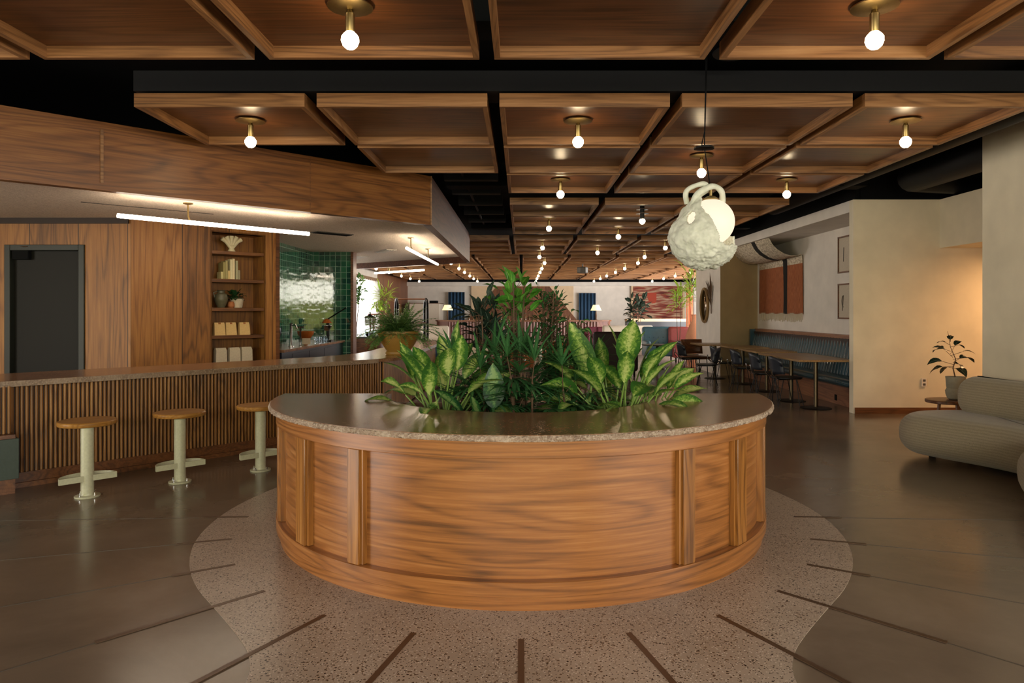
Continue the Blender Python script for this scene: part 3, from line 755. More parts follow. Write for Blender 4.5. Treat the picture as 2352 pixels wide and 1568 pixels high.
# ---- stools
def make_stool():
    t = thing('bar_stool', 'x', 'bar stool')
    MB().lathe([(.19, .562), (.2, .566), (.205, .575), (.205, .592), (.198, .6)], n=40).build('seat', M_SEAT, t)
    MB().lathe([(.046, .012), (.046, .555), (.08, .562)], n=24).build('post', M_CREAMM, t)
    MB().lathe([(.088, .0), (.09, .004), (.09, .012), (.05, .016), (.048, .03)], n=32).build('base_flange', M_CREAMM, t)
    for k in range(4):
        a = k*PI/2+.5
        MB().lathe([(.009, .012), (.009, .022), (.005, .024), (.005, .036), (.002, .038)], (.07*math.cos(a), .07*math.sin(a), 0), 8).build('bolt', M_CHROME, t)
    # D shaped foot rest: straight strap in front, arc toward the bar (local +y)
    r, h0, h1 = .2, .125, .17
    m = MB(); m.obox((0, -.03, (h0+h1)/2), (2*r, .008, h1-h0))
    vs = []; fs = []; n = 28
    for i in range(n+1):
        a = PI*i/n
        for (q, z) in ((r, h0), (r-.008, h0), (r-.008, h1), (r, h1)): vs.append((q*math.cos(a), -.03+q*.8*math.sin(a), z))
    for i in range(n):
        for k in range(4): fs.append((i*4+k, i*4+4+k, i*4+4+(k+1) % 4, i*4+(k+1) % 4))
    m.add(vs, fs); m.build('foot_rest', M_CREAMM, t)
    return t
st = make_stool()
sl = ['round wood bar stool on cream post, leftmost of the three visible', 'round wood bar stool on cream post, middle of the three visible', 'round wood bar stool on cream post, partly hidden by the planter counter']
for i, (x, y) in enumerate(((-3.4, 5.46), (-2.9, 5.92), (-2.38, 6.36))):
    o = st if i == 0 else dup(st)
    o.location = (x, y, 0); o.rotation_euler = (0, 0, bang); o['label'] = sl[i]; o['group'] = 'fixed bar stools'
# ---- tube lights
def tube_light(p0, p1, stems, label, cz=CZ, r=.022):
    p0 = Vector(p0); p1 = Vector(p1); mid = (p0+p1)/2
    t = thing('tube_light', label, 'pendant light', tuple(mid), group='brass hung tube lights')
    MB().tube([p0, p1], r, 14).build('glowing_tube', M_TUBE, t, w=True)
    for q in stems:
        c = p0.lerp(p1, q)
        MB().tube([c+Vector((0, 0, r)), c+Vector((-.02, 0, .07)), c+Vector((-.02, 0, cz-c.z-.003))], .009, 8).build('stem', M_BRASS, t, w=True)
        MB().lathe([(.01, -.02), (.05, -.01), (.05, 0)], (c.x-.02, c.y, cz), 16).build('canopy', M_BRASS, t, w=True)
tube_light((-3.94, 6.8, 2.385), (-2.56, 8.4, 2.385), (.33,), 'long glowing tube light hung on a bent brass stem under the bar canopy')
tube_light((-1.69, 10.3, 2.385), (-1.68, 11.9, 2.385), (.3,), 'nearer of the two end-to-end tube lights along the bar canopy side')
tube_light((-1.68, 12.05, 2.385), (-1.66, 13.85, 2.385), (.35,), 'farther of the two end-to-end tube lights along the bar canopy side')
tube_light((-3.57, 17.0, 2.385), (-2.20, 15.75, 2.385), (.3,), 'tube light hanging at the far end of the bar canopy by the bright window')
#@@PART2
# ================================================================== RIGHT: SOFA, SIDE TABLE
t = thing('curved_sofa', 'curved beige boucle sofa along the cream wall at the right edge', 'sofa', (4.3, 6.0, 0))
def soft(poly, z0, z1, r, name, mat, parent, inner=.0):
    """cushion: plan outline swept with a rounded edge profile"""
    p = [Vector((a, b, 0)) for a, b in poly]; n = len(p)
    area_ = sum(p[i].x*p[(i+1) % n].y-p[(i+1) % n].x*p[i].y for i in range(n))
    if area_ < 0: p = p[::-1]
    nr = []
    for i in range(n):
        d = (p[(i+1) % n]-p[i-1]).normalized(); nr.append(Vector((d.y, -d.x, 0)))
    prof = []
    K = 6
    for k in range(K+1):
        a = -PI/2+PI/2*k/K; prof.append((-r+r*math.cos(a), z0+r+r*math.sin(a)))
    for k in range(K+1):
        a = PI/2*k/K; prof.append((-r+r*math.cos(a), z1-r+r*math.sin(a)))
    vs = []; fs = []
    for o, z in prof:
        for i in range(n): q = p[i]+nr[i]*o; vs.append((q.x, q.y, z))
    m = len(prof)
    for j in range(m-1):
        for i in range(n): fs.append((j*n+i, j*n+(i+1) % n, (j+1)*n+(i+1) % n, (j+1)*n+i))
    fs.append(tuple(range(n-1, -1, -1))); fs.append(tuple((m-1)*n+i for i in range(n)))
    return MB().add(vs, fs).build(name, mat, parent, w=True, ang=60)
def closed_smooth(p, it=3):
    for _ in range(it):
        q = []
        for i in range(len(p)):
            a, b = p[i], p[(i+1) % len(p)]
            q += [(a[0]*.75+b[0]*.25, a[1]*.75+b[1]*.25), (a[0]*.25+b[0]*.75, a[1]*.25+b[1]*.75)]
        p = q
    return p
seat = closed_smooth([(4.75, 7.32), (4.2, 7.32), (3.86, 7.15), (3.74, 6.85), (3.9, 6.5), (4.1, 6.15), (4.19, 5.8), (4.12, 5.5), (3.86, 5.42), (3.70, 5.2), (3.5, 4.8), (3.5, 4.3), (4.0, 4.1), (4.6, 4.5), (4.82, 5.2), (4.86, 6.2), (4.84, 7.1)], 3)
soft(seat, .05, .44, .17, 'seat', M_SOFA, t)
back = closed_smooth([(4.86, 7.30), (4.66, 7.30), (4.44, 7.14), (4.46, 6.92), (4.54, 6.6), (4.62, 6.1), (4.6, 5.5), (4.5, 5.0), (4.7, 4.8), (4.86, 5.2), (4.87, 6.2), (4.87, 7.1)], 3)
soft(back, .38, .79, .17, 'backrest', M_SOFA, t)
for (x, y) in ((4.12, 6.98), (4.4, 5.5), (4.6, 7.1), (4.7, 5.0), (3.8, 4.6)):
    MB().lathe([(.03, 0), (.035, .08)], (x, y, 0), 12).build('foot', M_BLACK, t, w=True)
tx, ty = px(2186, 7.95), 7.95
t = thing('side_table', 'small dark wood side table behind the left end of the beige sofa', 'side table', (tx, ty, 0))
tp_ = closed_smooth([(-.22, -.2), (.1, -.27), (.28, 0), (.12, .26), (-.2, .2), (-.3, 0)], 2)
MB().prism(tp_, .41, .445).build('top', M_KICK, t, bevel=.006)
for a in range(3):
    MB().tube([(.16*math.cos(a*2.1+.4), .16*math.sin(a*2.1+.4), 0), (.12*math.cos(a*2.1+.4), .12*math.sin(a*2.1+.4), .41)], .018, 10).build('leg', M_KICK, t)

# ================================================================== LEAF TOOLS
def leaf(m, p, d, L, W, droop=.5, n=6, fold=.25, tipw=.9, roll=0.0):
    """one blade; u across, v along"""
    p = Vector(p); d = Vector(d).normalized()
    side = d.cross(Vector((0, 0, 1)))
    if side.length < .05: side = Vector((1, 0, 0))
    side.normalize()
    if roll: side = Matrix.Rotation(roll, 3, d) @ side
    vs = []; uv = []; st = L/n
    for i in range(n+1):
        s = i/n
        wd = W*.5*(math.sin(PI*min(1, s**tipw))**.8 if 0 < s < 1 else .02)
        up = side.cross(d).normalized()
        wav = math.sin(s*9+L*30)*wd*.10
        vs += [p-side*wd+up*(fold*wd+wav), p, p+side*wd+up*(fold*wd-wav)]
        uv += [(0, s), (.5, s), (1, s)]
        p = p+d*st
        d = (d+Vector((0, 0, -1))*droop*st/L*1.2).normalized()
    fs = []
    for i in range(n):
        fs += [(i*3, i*3+1, i*3+4, i*3+3), (i*3+1, i*3+2, i*3+5, i*3+4)]
    m.add(vs, fs, uv)
def arc_pts(p, d, L, droop, n=6):
    p = Vector(p); d = Vector(d).normalized(); out = [p.copy()]
    for i in range(n):
        p = p+d*L/n; d = (d+Vector((0, 0, -1))*droop/n).normalized(); out.append(p.copy())
    return out, d
def dieff(name, label, c, n, H, Lr, Wr, spread, mat, seed, hmin=.25, cat='potted plant', lean=(0, 0)):
    r = random.Random(seed); t = thing(name, label, cat, c)
    st = MB(); fo = MB()
    for i in range(n):
        q = (i+.5)/n; az = i*2.399+r.uniform(-.3, .3)
        el = 1.42-1.0*spread*q+r.uniform(-.1, .1)
        h = H*(hmin+(1-hmin)*(1-q*.75))*r.uniform(.85, 1.1)
        d = Vector((math.cos(az)*math.cos(el)+lean[0], math.sin(az)*math.cos(el)+lean[1], math.sin(el)))
        b = (r.uniform(-.05, .05), r.uniform(-.05, .05), 0)
        pts, de = arc_pts(b, d, h, .35+.3*q, 5)
        st.tube(pts, [.009-.0008*k for k in range(6)], 5)
        L = r.uniform(*Lr); hd = Vector((math.cos(az), math.sin(az), 0))
        dl = (de+hd*.5*q+Vector((r.uniform(-.25, .25), r.uniform(-.25, .25), .15-.5*q*q))).normalized()
        leaf(fo, pts[-1], dl, L, L*r.uniform(*Wr), .6+.6*q, 8, .22, .85, r.uniform(-1.0, 1.0))
    st.build('stems', M_STEM, t); fo.build('leaves', mat, t, ang=80)
    return t
SY = .59
g_bed = 'plants growing in the counter planting bed'
dieff('dieffenbachia', 'variegated dieffenbachia at the left end of the planting bed', (-.52, 4.58, SY), 62, .50, (.22, .32), (.34, .46), 1.1, M_DIEF, 11, cat='plant')
dieff('dieffenbachia', 'darker low dieffenbachia in front between left one and the palms', (-.26, 4.34, SY), 16, .24, (.2, .3), (.4, .5), 1.45, M_DIEFD, 5, .3, cat='plant')
dieff('dieffenbachia', 'broad variegated dieffenbachia at the right end of the planting bed', (.64, 4.60, SY), 68, .52, (.23, .34), (.36, .48), 1.15, M_DIEF, 23, cat='plant', lean=(.05, 0))
dieff('dieffenbachia', 'short dieffenbachia leaning over the right inner rim', (.80, 4.72, SY), 26, .40, (.22, .3), (.34, .44), 1.25, M_DIEF, 31, cat='plant', lean=(.15, 0))
# one tall blade of the right plant group
t = thing('dieffenbachia', 'dieffenbachia with one very tall speckled leaf left of the right group', 'plant', (.42, 4.62, SY))
m1 = MB(); m2 = MB()
m1.tube(arc_pts((0, 0, 0), (.12, 0, 1), .44, .1)[0], [.011]*5+[.007, .006], 6)
leaf(m2, (.055, 0, .42), (-.40, -.05, 1), .40, .15, .1, 9, .2, .85, 1.25)
for i in range(6):
    a = i*1.05; pts, de = arc_pts((0, 0, 0), (math.cos(a)*.5, math.sin(a)*.5, 1), .3, .4); m1.tube(pts, .006, 5); leaf(m2, pts[-1], (math.cos(a), math.sin(a), .3), .24, .09, .8, 7)
m1.build('stems', M_STEM, t); m2.build('leaves', M_DIEF, t, ang=80)
def fan(m, p, d, R, nl, spreadA, wd, droop, r):
    d = Vector(d).normalized(); side = d.cross(Vector((0, 0, 1)))
    if side.length < .05: side = Vector((1, 0, 0))
    side.normalize(); up = side.cross(d)
    for i in range(nl):
        a = -spreadA+2*spreadA*i/(nl-1)
        dd = (d*math.cos(a)+side*math.sin(a)+up*r.uniform(-.1, .12))
        leaf(m, p, dd, R*(1-.25*abs(a)/spreadA)*r.uniform(.9, 1.08), wd, droop, 4, .3, .6)
def palm(label, c, n, H, seed, R=.2, lean=(0, 0)):
    r = random.Random(seed); t = thing('lady_palm', label, 'plant', c, group=None)
    st = MB(); fo = MB()
    for i in range(n):
        az = r.uniform(0, 2*PI); rad = r.uniform(0, .14)
        b = Vector((rad*math.cos(az), rad*math.sin(az), 0)); h = H*r.uniform(.55, 1.0)
        top_ = b+Vector((math.cos(az)*.1*r.random()+lean[0], math.sin(az)*.1*r.random()+lean[1], h))
        st.tube([b, (b+top_)/2+Vector((r.uniform(-.015, .015), 0, 0)), top_], .0075, 6)
        for k in range(5):
            f = 1-k*.14; q = b.lerp(top_, f); a2 = az+k*2.4+r.uniform(-.3, .3); el = r.uniform(.1, 1.0) if k else 1.25
            d = Vector((math.cos(a2)*math.cos(el), math.sin(a2)*math.cos(el), math.sin(el)))
            pts, de = arc_pts(q, d, r.uniform(.08, .17), .3, 3); st.tube(pts, .003, 4)
            fan(fo, pts[-1], de, R*r.uniform(.85, 1.2), 11, 1.5, .026, .55, r)
    st.build('canes', M_TRUNK, t); fo.build('leaves', M_PALM, t, ang=80); return t
palm('lady palm with the tallest fans in the middle of the planting bed', (.03, 4.52, SY), 6, .56, 3, .29)
palm('lady palm with arching dark fans left of the middle of the bed', (-.24, 4.72, SY), 5, .48, 8, .28)
palm('lady palm with low dark fans right of the middle of the bed', (.30, 4.66, SY), 6, .44, 14, .27)
def bush(name, label, c, h0, h1, rad, nl, L, W, mat, seed, cat='plant', stems=4, droop=.6, up=.3, trunk=.012, center=(0, 0), stemmat=None, clusters=0):
    """upright trunk(s) with a crown of leaves between heights h0 and h1"""
    r = random.Random(seed); t = thing(name, label, cat, c); st = MB(); fo = MB()
    tips = []
    for i in range(stems):
        a = 2*PI*i/stems+r.random(); top_ = Vector((center[0]+math.cos(a)*rad*.5, center[1]+math.sin(a)*rad*.5, h1-(h1-h0)*.15*r.random()))
        b = Vector((r.uniform(-.02, .02), r.uniform(-.02, .02), 0)); mid = b.lerp(top_, .5)+Vector((r.uniform(-.02, .02), r.uniform(-.02, .02), 0))
        st.tube([b, mid, top_], [trunk, trunk*.7, trunk*.35], 6); tips.append((mid, top_))
    for i in range(nl):
        mid, top_ = r.choice(tips); f = r.random(); f0 = (h0-mid.z)/(top_.z-mid.z+1e-6)
        q = mid.lerp(top_, max(0, f0)+(1-max(0, f0))*f)
        a = r.uniform(0, 2*PI); el = r.uniform(-.5, 1.2)*1.0
        d = Vector((math.cos(a)*math.cos(el), math.sin(a)*math.cos(el), math.sin(el)+up*.3))
        l2 = r.random()**.6*rad*.75; q2 = q+d.normalized()*l2
        if l2 > .03: st.tube([q, q2], trunk*.16, 4, cap=False)
        leaf(fo, q2, d+Vector((0, 0, up)), L*r.uniform(.75, 1.15), W*r.uniform(.8, 1.15), droop, 4, .25, .8, r.uniform(-.6, .6))
    st.build('stems', stemmat or M_TRUNK, t); fo.build('leaves', mat, t, ang=80); return t
bush('fiddle_leaf_plant', 'tall bright green glossy plant rising above the palms, tallest in the bed', (-.02, 4.86, SY), .80, 1.08, .14, 60, .11, .07, M_FIDDLE, 2, stems=5, up=.4)
bush('rubber_plant', 'dark purplish rubber plant behind the left of the palms', (-.26, 4.88, SY), .55, .88, .15, 70, .13, .055, M_RUBBER, 4, stems=5)
bush('weeping_fig', 'small-leaved dark green bush rising right of the bright green plant', (.20, 4.88, SY), .60, 1.00, .12, 300, .05, .018, M_SMALL, 6, stems=7)
bush('trailing_vine', 'light green trailing vine with heart leaves between fig and right dieffenbachia', (.36, 4.82, SY), .42, .82, .10, 70, .075, .045, M_POTHOS, 9, stems=4, droop=1.6, up=-.5)
bush('pale_foliage_plant', 'pale variegated small plant behind the palms near the bright green plant', (-.12, 4.93, SY), .55, .80, .12, 110, .06, .024, M_POTHOS, 19, stems=6)

# ================================================================== POTTED FERN ON THE BAR
fx_, fy_ = px(912, 9.05), 9.05
t = thing('potted_fern', 'feathery fern in a wide mustard bowl on the end of the bar', 'potted plant', (fx_+.02, fy_, .89))
MB().lathe([(.16, 0), (.17, .015), (.165, .04), (.15, .05), (.2, .12), (.245, .2), (.262, .26), (.285, .275), (.285, .305), (.262, .305), (.24, .27)], n=40).build('bowl', M_MUSTARD, t)
o = MB().lathe([(.235, .262), (.12, .28), (.001, .285)], n=24).build('soil', M_SOIL, t)
r = random.Random(5); fo = MB(); st = MB()
for i in range(190):
    a = r.uniform(0, 2*PI); el = r.uniform(.0, 1.3)
    L = r.uniform(.30, .50)
    pts, de = arc_pts((math.cos(a)*.1*r.random(), math.sin(a)*.1*r.random(), .28), (math.cos(a)*math.cos(el), math.sin(a)*math.cos(el), math.sin(el)), L, 1.15-.5*el+r.uniform(0, .35), 9)
    st.tube(pts, .0018, 3, cap=False)
    for k in range(2, 10):
        dd = (pts[k]-pts[k-1]).normalized(); s_ = dd.cross(Vector((0, 0, 1))).normalized()
        wl = .075*(1-k/13)
        for sg in (-1, 1):
            leaf(fo, pts[k], s_*sg+dd*.6, wl*r.uniform(.8, 1.3), .028, .4, 2, .1)
            leaf(fo, pts[k].lerp(pts[k-1], .5), s_*sg+dd*.6+Vector((0, 0, r.uniform(-.4, .6))), wl*r.uniform(.8, 1.3), .028, .4, 2, .1)
st.build('stems', M_STEM, t); fo.build('fronds', M_FERN, t, ang=80)

# ================================================================== SMALL PLANT ON THE SIDE TABLE
t = thing('potted_plant', 'thin young plant in a grey stone pot on the side table', 'potted plant', (px(2195, 7.95), 7.95, .445))
MB().lathe([(.06, 0), (.085, .015), (.1, .06), (.105, .1), (.09, .13), (.096, .16), (.1, .235), (.104, .262), (.092, .262), (.088, .23)], n=32).build('pot', M_GREYPOT, t)
MB().lathe([(.088, .228), (.001, .235)], n=20).build('soil', M_SOIL, t)
st = MB(); fo = MB(); r = random.Random(12)
st.tube([(0, 0, .23), (-.03, 0, .36), (.0, 0, .46), (-.06, 0, .6), (-.09, 0, .78)], [.007, .006, .005, .003, .002], 6)
for (b, a, el, l, L) in ((.4, 3.0, .3, .12, .15), (.42, .2, .5, .1, .12), (.46, .1, .1, .14, .12), (.48, 2.8, .8, .1, .13), (.52, .4, .9, .12, .11), (.55, 3.4, .3, .1, .14), (.36, .3, -.1, .04, .17), (.36, 1.7, .0, .05, .15), (.6, .1, .2, .08, .09), (.62, 3.1, .5, .06, .09), (.66, 1.2, .9, .03, .09), (.66, 4.2, .9, .03, .1), (.4, 4.6, .2, .06, .15), (.5, 5.6, .4, .12, .12), (.38, 2.7, -.1, .1, .14)):
    q = Vector((-.03 if b < .5 else -.06, 0, b)); d = Vector((math.cos(a)*math.cos(el), math.sin(a)*math.cos(el), math.sin(el)))
    q2 = q+d*l; st.tube([q, q2], .0025, 4); leaf(fo, q2, d, L*1.2, L*.58, 1.2, 6, .2, .8, (a*7 % 1.6)-.8)
st.build('stems', M_TRUNK, t); fo.build('leaves', M_RUBBER, t, ang=80)

# ================================================================== PENDANT
pc = Vector((px(1615, 4.9), 4.9, pz(540, 4.9)))
t = thing('sculptural_pendant', 'large rough white paper-mache pendant lamp with a glowing globe inside', 'pendant light', tuple(pc))
def lerp_tab(tab, z):
    tab = sorted(tab)
    if z <= tab[0][0]: return tab[0][1]
    for (a, b), (c, d) in zip(tab, tab[1:]):
        if z <= c: return b+(d-b)*(z-a)/(c-a)
    return tab[-1][1]
XL = [(-.089, .089), (-.058, .054), (.033, .024), (.114, 0), (.19, -.047), (.26, -.03)]
bm = bmesh.new(); bmesh.ops.create_icosphere(bm, subdivisions=6, radius=1.0)
for v in bm.verts:
    n_ = v.co.normalized(); p = n_*.243
    if p.z > 0:
        k = (p.z/.243)**1.5
        p.x = p.x*(1-.66*k)-.035*k; p.y *= (1-.55*k); p.z *= 1.0+.28*k
    else:
        p.x += .012*(-p.z/.243)
    q = noise.noise(n_*4)*.016+noise.noise(n_*16)*.0042*(1.6-n_.z)+noise.noise(n_*34)*.003*(1.3-n_.z)
    v.co = p+n_*q
kill = []
for f in bm.faces:
    c = f.calc_center_median()
    wob = noise.noise(c*25)*.008
    if c.y < .05 and c.z > -.088+wob and c.x > lerp_tab(XL, c.z)+wob: kill.append(f); continue
    if c.y >= .05 and c.x > .07+wob and c.z > .0+wob+.3*max(0, .12-c.x): kill.append(f); continue
    if c.z > .285: kill.append(f); continue
    dx, dz = c.x+.121, c.z-.107; a = dx*.93-dz*.35; b = dx*.35+dz*.93
    if c.y < 0 and (a/.022)**2+(b/.052)**2 < 1: kill.append(f)
bmesh.ops.delete(bm, geom=kill, context='FACES')
me = bpy.data.meshes.new('shell'); bm.to_mesh(me); bm.free(); me.materials.append(M_SHELL)
me.polygons.foreach_set('use_smooth', [True]*len(me.polygons))
o = bpy.data.objects.new('shell', me); COL.objects.link(o); o.parent = t
md = o.modifiers.new('solid', 'SOLIDIFY'); md.thickness = .016; md.offset = -1
def PP(u, v, dy=0): return Vector((px(u, 4.9), 4.9+dy, pz(v, 4.9)))-pc
def strap(pts, r, name):
    q = []
    P = [Vector(p) for p in pts]
    for i in range(len(P)-1):
        a, b, c, d = P[max(i-1, 0)], P[i], P[i+1], P[min(i+2, len(P)-1)]
        for k in range(6):
            u = k/6; q.append(.5*((2*b)+(c-a)*u+(2*a-5*b+4*c-d)*u*u+(3*b-a-3*c+d)*u**3))
    q.append(P[-1])
    m = MB(); m.tube(q, [r*(1+.25*noise.noise(p*18)) for p in q], 12)
    m.build(name, M_SHELL, t, ang=80)
strap([PP(1583, 480, -.06), PP(1592, 455, -.05), PP(1612, 438, -.04), PP(1638, 429, -.02), PP(1657, 440, 0), PP(1663, 460, .04), PP(1664, 485, .08), PP(1672, 520, .12)], .021, 'strap')
strap([PP(1578, 468, .0), PP(1574, 448, -.01), PP(1580, 435, -.01), PP(1600, 426, -.02), PP(1618, 424, -.02), PP(1624, 436, .0), PP(1608, 448, .03), PP(1588, 470, .05)], .018, 'strap')
gl = PP(1631, 511, -.02)
so = MB().lathe([(.05, 0), (.055, .01), (.03, .03), (.01, .035), (.01, .08)], gl+Vector((0, 0, .15)), 20).build('socket', M_BRASS, t)
MB().sphere(gl, .162, 40, 24).build('globe', M_GLOBE, so, ang=80)
top_ = Vector((px(1623, 4.9)-pc.x, 0, 3.49-pc.z))
MB().tube([gl+Vector((0, 0, .22)), PP(1618, 340), top_], .004, 6).build('cord', M_BLACK, t)
MB().tube([PP(1614, 345), PP(1612, 330), PP(1619, 300), top_+Vector((.01, 0, 0))], .004, 6).build('cord', M_BLACK, t)
MB().lathe([(.01, -.012), (.07, -.006), (.07, .006), (.02, .016)], PP(1617, 340), 28).build('cord_disc', M_BLKM, t)

# ================================================================== BANQUETTE NICHE
t = thing('banquette', 'long dark teal channel-tufted banquette built into the wall niche', 'banquette', (5.2, 13, 0))
MB().box(4.95, 5.48, 10.02, 15.9, 0, .3).build('base', M_BENCH, t, w=True)
def seatfn():
    pr = [(5.3, .30), (4.9, .30), (4.86, .33), (4.85, .37), (4.87, .41), (4.92, .43), (5.3, .43)]
    m = MB(); vs = []
    for y in (10.03, 15.88):
        for a, b in pr: vs.append((a, y, b))
    n = len(pr); fs = [(i, i+1, n+i+1, n+i) for i in range(n-1)]+[tuple(range(n)), tuple(range(2*n-1, n-1, -1))]
    return m.add(vs, fs)
seatfn().build('seat', M_TEAL, t, w=True, ang=50)
def backfn():
    NY = 52; m = MB()
    def f(a, b):
        y = 10.03+(15.88-10.03)*a
        s = abs(math.sin(PI*NY*a))
        z = .43+.60*b; x = 5.22+.14*b-.0*b
        puff = .045*s**.6*(1-.0*b)
        if b > .93: puff *= (1-(b-.93)/.07*.8); 
        return (x-puff, y, z)
    m.grid(f, NY*6, 10)
    return m
backfn().build('backrest', M_TEAL, t, w=True, ang=60)
MB().box(5.33, 5.48, 10.02, 15.9, 1.0, 1.06).build('top_rail', M_BENCH, t, w=True)
MB().box(5.22, 5.47, 15.86, 15.93, .3, 1.05).build('end_panel', M_TEAL, t, w=True)
MB().box(5.3, 5.47, 10.03, 15.9, .3, 1.0).build('back_frame', M_DARKW, t, w=True)
o = MB().obox((4.945, 10.95, .1), (.01, .07, .09)).build('power_outlet', M_BLACK); tag(o, 'black power outlet in the wooden base under the banquette', 'power outlet')
# textile: hangs on the niche wall and drapes out to the header
def textile_mat():
    tt = NT('woven_textile'); tc = tt.new('ShaderNodeTexCoord'); sx = tt.new('ShaderNodeSeparateXYZ'); tt.l(tc.outputs['UV'], sx.inputs[0])
    n = tt.new('ShaderNodeTexNoise', Scale=60.0, Detail=4.0); mp = tt.new('ShaderNodeMapping'); mp.inputs['Scale'].default_value = (3, .3, 1)
    tt.l(tc.outputs['UV'], mp.inputs[0]); tt.l(mp.outputs[0], n.inputs[0])
    rust = tt.ramp(n.outputs[0], [(.3, hx('#874a2a')), (.7, hx('#b56d45'))])
    n2 = tt.new('ShaderNodeTexNoise', Scale=40.0, Detail=4.0); tt.l(tc.outputs['UV'], n2.inputs[0])
    cream = tt.ramp(n2.outputs[0], [(.35, hx('#a3927a')), (.6, hx('#dccfb8'))])
    c = tt.mix(tt.math('GREATER_THAN', sx.outputs[1], .50), rust, cream)
    st_ = tt.math('LESS_THAN', tt.math('ABSOLUTE', tt.math('SUBTRACT', sx.outputs[0], .36)), .045)
    c = tt.mix(st_, c, hx('#1d1a18'))
    tt.l(c, tt.b.inputs['Base Color']); tt.set('Roughness', .95); tt.bump(n.outputs[0], .5, .01); return tt.m
M_TEXT = textile_mat()
t = thing('wall_textile', 'rust and cream textile with black stripe hung in the niche above the banquette', 'wall hanging', (5.3, 14.7, 2.0))
path = [(5.465, 1.40), (5.465, 1.8), (5.465, 2.2), (5.46, 2.50), (5.44, 2.56), (5.36, 2.53), (5.24, 2.53), (5.10, 2.57), (4.97, 2.65), (4.87, 2.75), (4.79, 2.90)]
# smooth path
cum = [0]
for a, b in zip(path, path[1:]): cum.append(cum[-1]+math.hypot(b[0]-a[0], b[1]-a[1]))
def pat(s):
    s *= cum[-1]
    for i in range(len(path)-1):
        if s <= cum[i+1]+1e-9:
            u = (s-cum[i])/(cum[i+1]-cum[i]); return path[i][0]+(path[i+1][0]-path[i][0])*u, path[i][1]+(path[i+1][1]-path[i][1])*u
    return path[-1]
def tx_(a, b):
    x, z = pat(b); return (x-.012*abs(math.sin(a*14+b*3)), 13.5+2.45*a, z-.02*math.sin(a*PI)*(b > .55))
MB().grid(tx_, 60, 44).build('cloth', M_TEXT, t, w=True, solid=.008, ang=80)
m = MB(); r = random.Random(2)
for i in range(90):
    y = 13.51+2.43*i/89; m.tube([(5.455, y, 1.42), (5.455+r.uniform(-.01, .005), y+r.uniform(-.015, .015), 1.42-r.uniform(.13, .19))], .005, 4)
o = m.build('fringe', M_PAPER, t, w=True); o['kind'] = 'stuff'
M_PRINT = plain('print_paper', hx('#c9bca8'), .8)
for (v0, v1, lab) in ((545, 628, 'upper of the two dark framed prints in the niche beside the corner'), (652, 732, 'lower of the two dark framed prints in the niche beside the corner')):
    z1, z0 = pz(v0, 12.0), pz(v1, 12.0)
    t = thing('framed_print', lab, 'picture', (5.46, 11.75, (z0+z1)/2))
    m = MB()
    for a, b, c, d in ((11.5, 12.0, z0, z0+.025), (11.5, 12.0, z1-.025, z1), (11.5, 11.525, z0, z1), (11.975, 12.0, z0, z1)): m.box(5.45, 5.478, a, b, c, d)
    m.build('frame', M_KICK, t, w=True); MB().box(5.465, 5.475, 11.52, 11.98, z0+.02, z1-.02).build('print', M_PRINT, t, w=True)
    zc = (z0+z1)/2
    if v0 < 600: MB().tube([(5.46, 11.8, zc-.12), (5.46, 11.79, zc+.12)], .005, 5).build('drawing', M_SAW, t, w=True)
    else: MB().tube([(5.46, 11.8+.06*math.cos(a*.5), zc+.1*math.sin(a*.5)) for a in range(-3, 4)]+[(5.46, 11.84, zc-.16)], .005, 5).build('drawing', M_SAW, t, w=True)
# mirror and dried plant on the column face
t = thing('oval_mirror', 'oval mirror in a woven frame on the white column', 'mirror', (4.47, 16.85, 1.55))
def ell(a, b, x): return [(x, 16.95+a*math.cos(2*PI*k/32), 1.60+b*math.sin(2*PI*k/32)) for k in range(32)]
MB().tube(ell(.32, .40, 4.455), .035, 8, closed=True).build('frame', M_WICKER, t, w=True)
m = MB(); e = ell(.31, .39, 4.465); m.add(e, [tuple(range(32))]); m.build('glass', M_MIRROR, t, w=True, solid=.01)
t = thing('dried_palm_bunch', 'hanging bunch of dried brown leaves above the oval mirror', 'dried plant', (4.46, 16.35, 1.9))
m = MB(); r = random.Random(8)
for i in range(26): leaf(m, (4.45, 16.35+r.uniform(-.03, .03), 1.62+r.uniform(-.05, .2)), (r.uniform(-.25, .0), r.uniform(-.5, .45), 1), r.uniform(.35, .6), .03, .2, 4)
m.build('leaves', M_TRUNK, t, w=True); MB().tube([(4.46, 16.35, 1.4), (4.46, 16.35, 1.75)], .012, 6).build('stems', M_TRUNK, t, w=True)
# ---- dining tables
def table(x0, x1, y0, y1, z, poles, label):
    t = thing('dining_table', label, 'table', ((x0+x1)/2, (y0+y1)/2, 0), group='oak top cafe tables along the banquette')
    MB().box(x0, x1, y0, y1, z-.03, z).build('tabletop', M_TABLE, t, w=True, bevel=.004)
    for (a, b) in poles:
        MB().lathe([(.032, .02), (.032, z-.035), (.1, z-.03)], (a, b, 0), 18).build('post', M_BRONZE, t, w=True)
        MB().lathe([(.22, 0), (.225, .006), (.2, .014), (.05, .022)], (a, b, 0), 32).build('base', M_BLKM, t, w=True)
table(4.0, 4.82, 10.03, 11.75, .75, ((4.42, 10.45), (4.38, 11.3)), 'nearest oak cafe table on two posts at the end of the banquette')
table(4.1, 4.82, 12.15, 13.15, .75, ((4.46, 12.65),), 'second nearest oak cafe table along the teal banquette')
table(4.12, 4.82, 13.5, 14.4, .75, ((4.44, 13.95),), 'third nearest oak cafe table along the teal banquette')
table(3.78, 4.46, 14.75, 15.6, .75, ((4.2, 15.1),), 'farthest oak cafe table beside the white column')
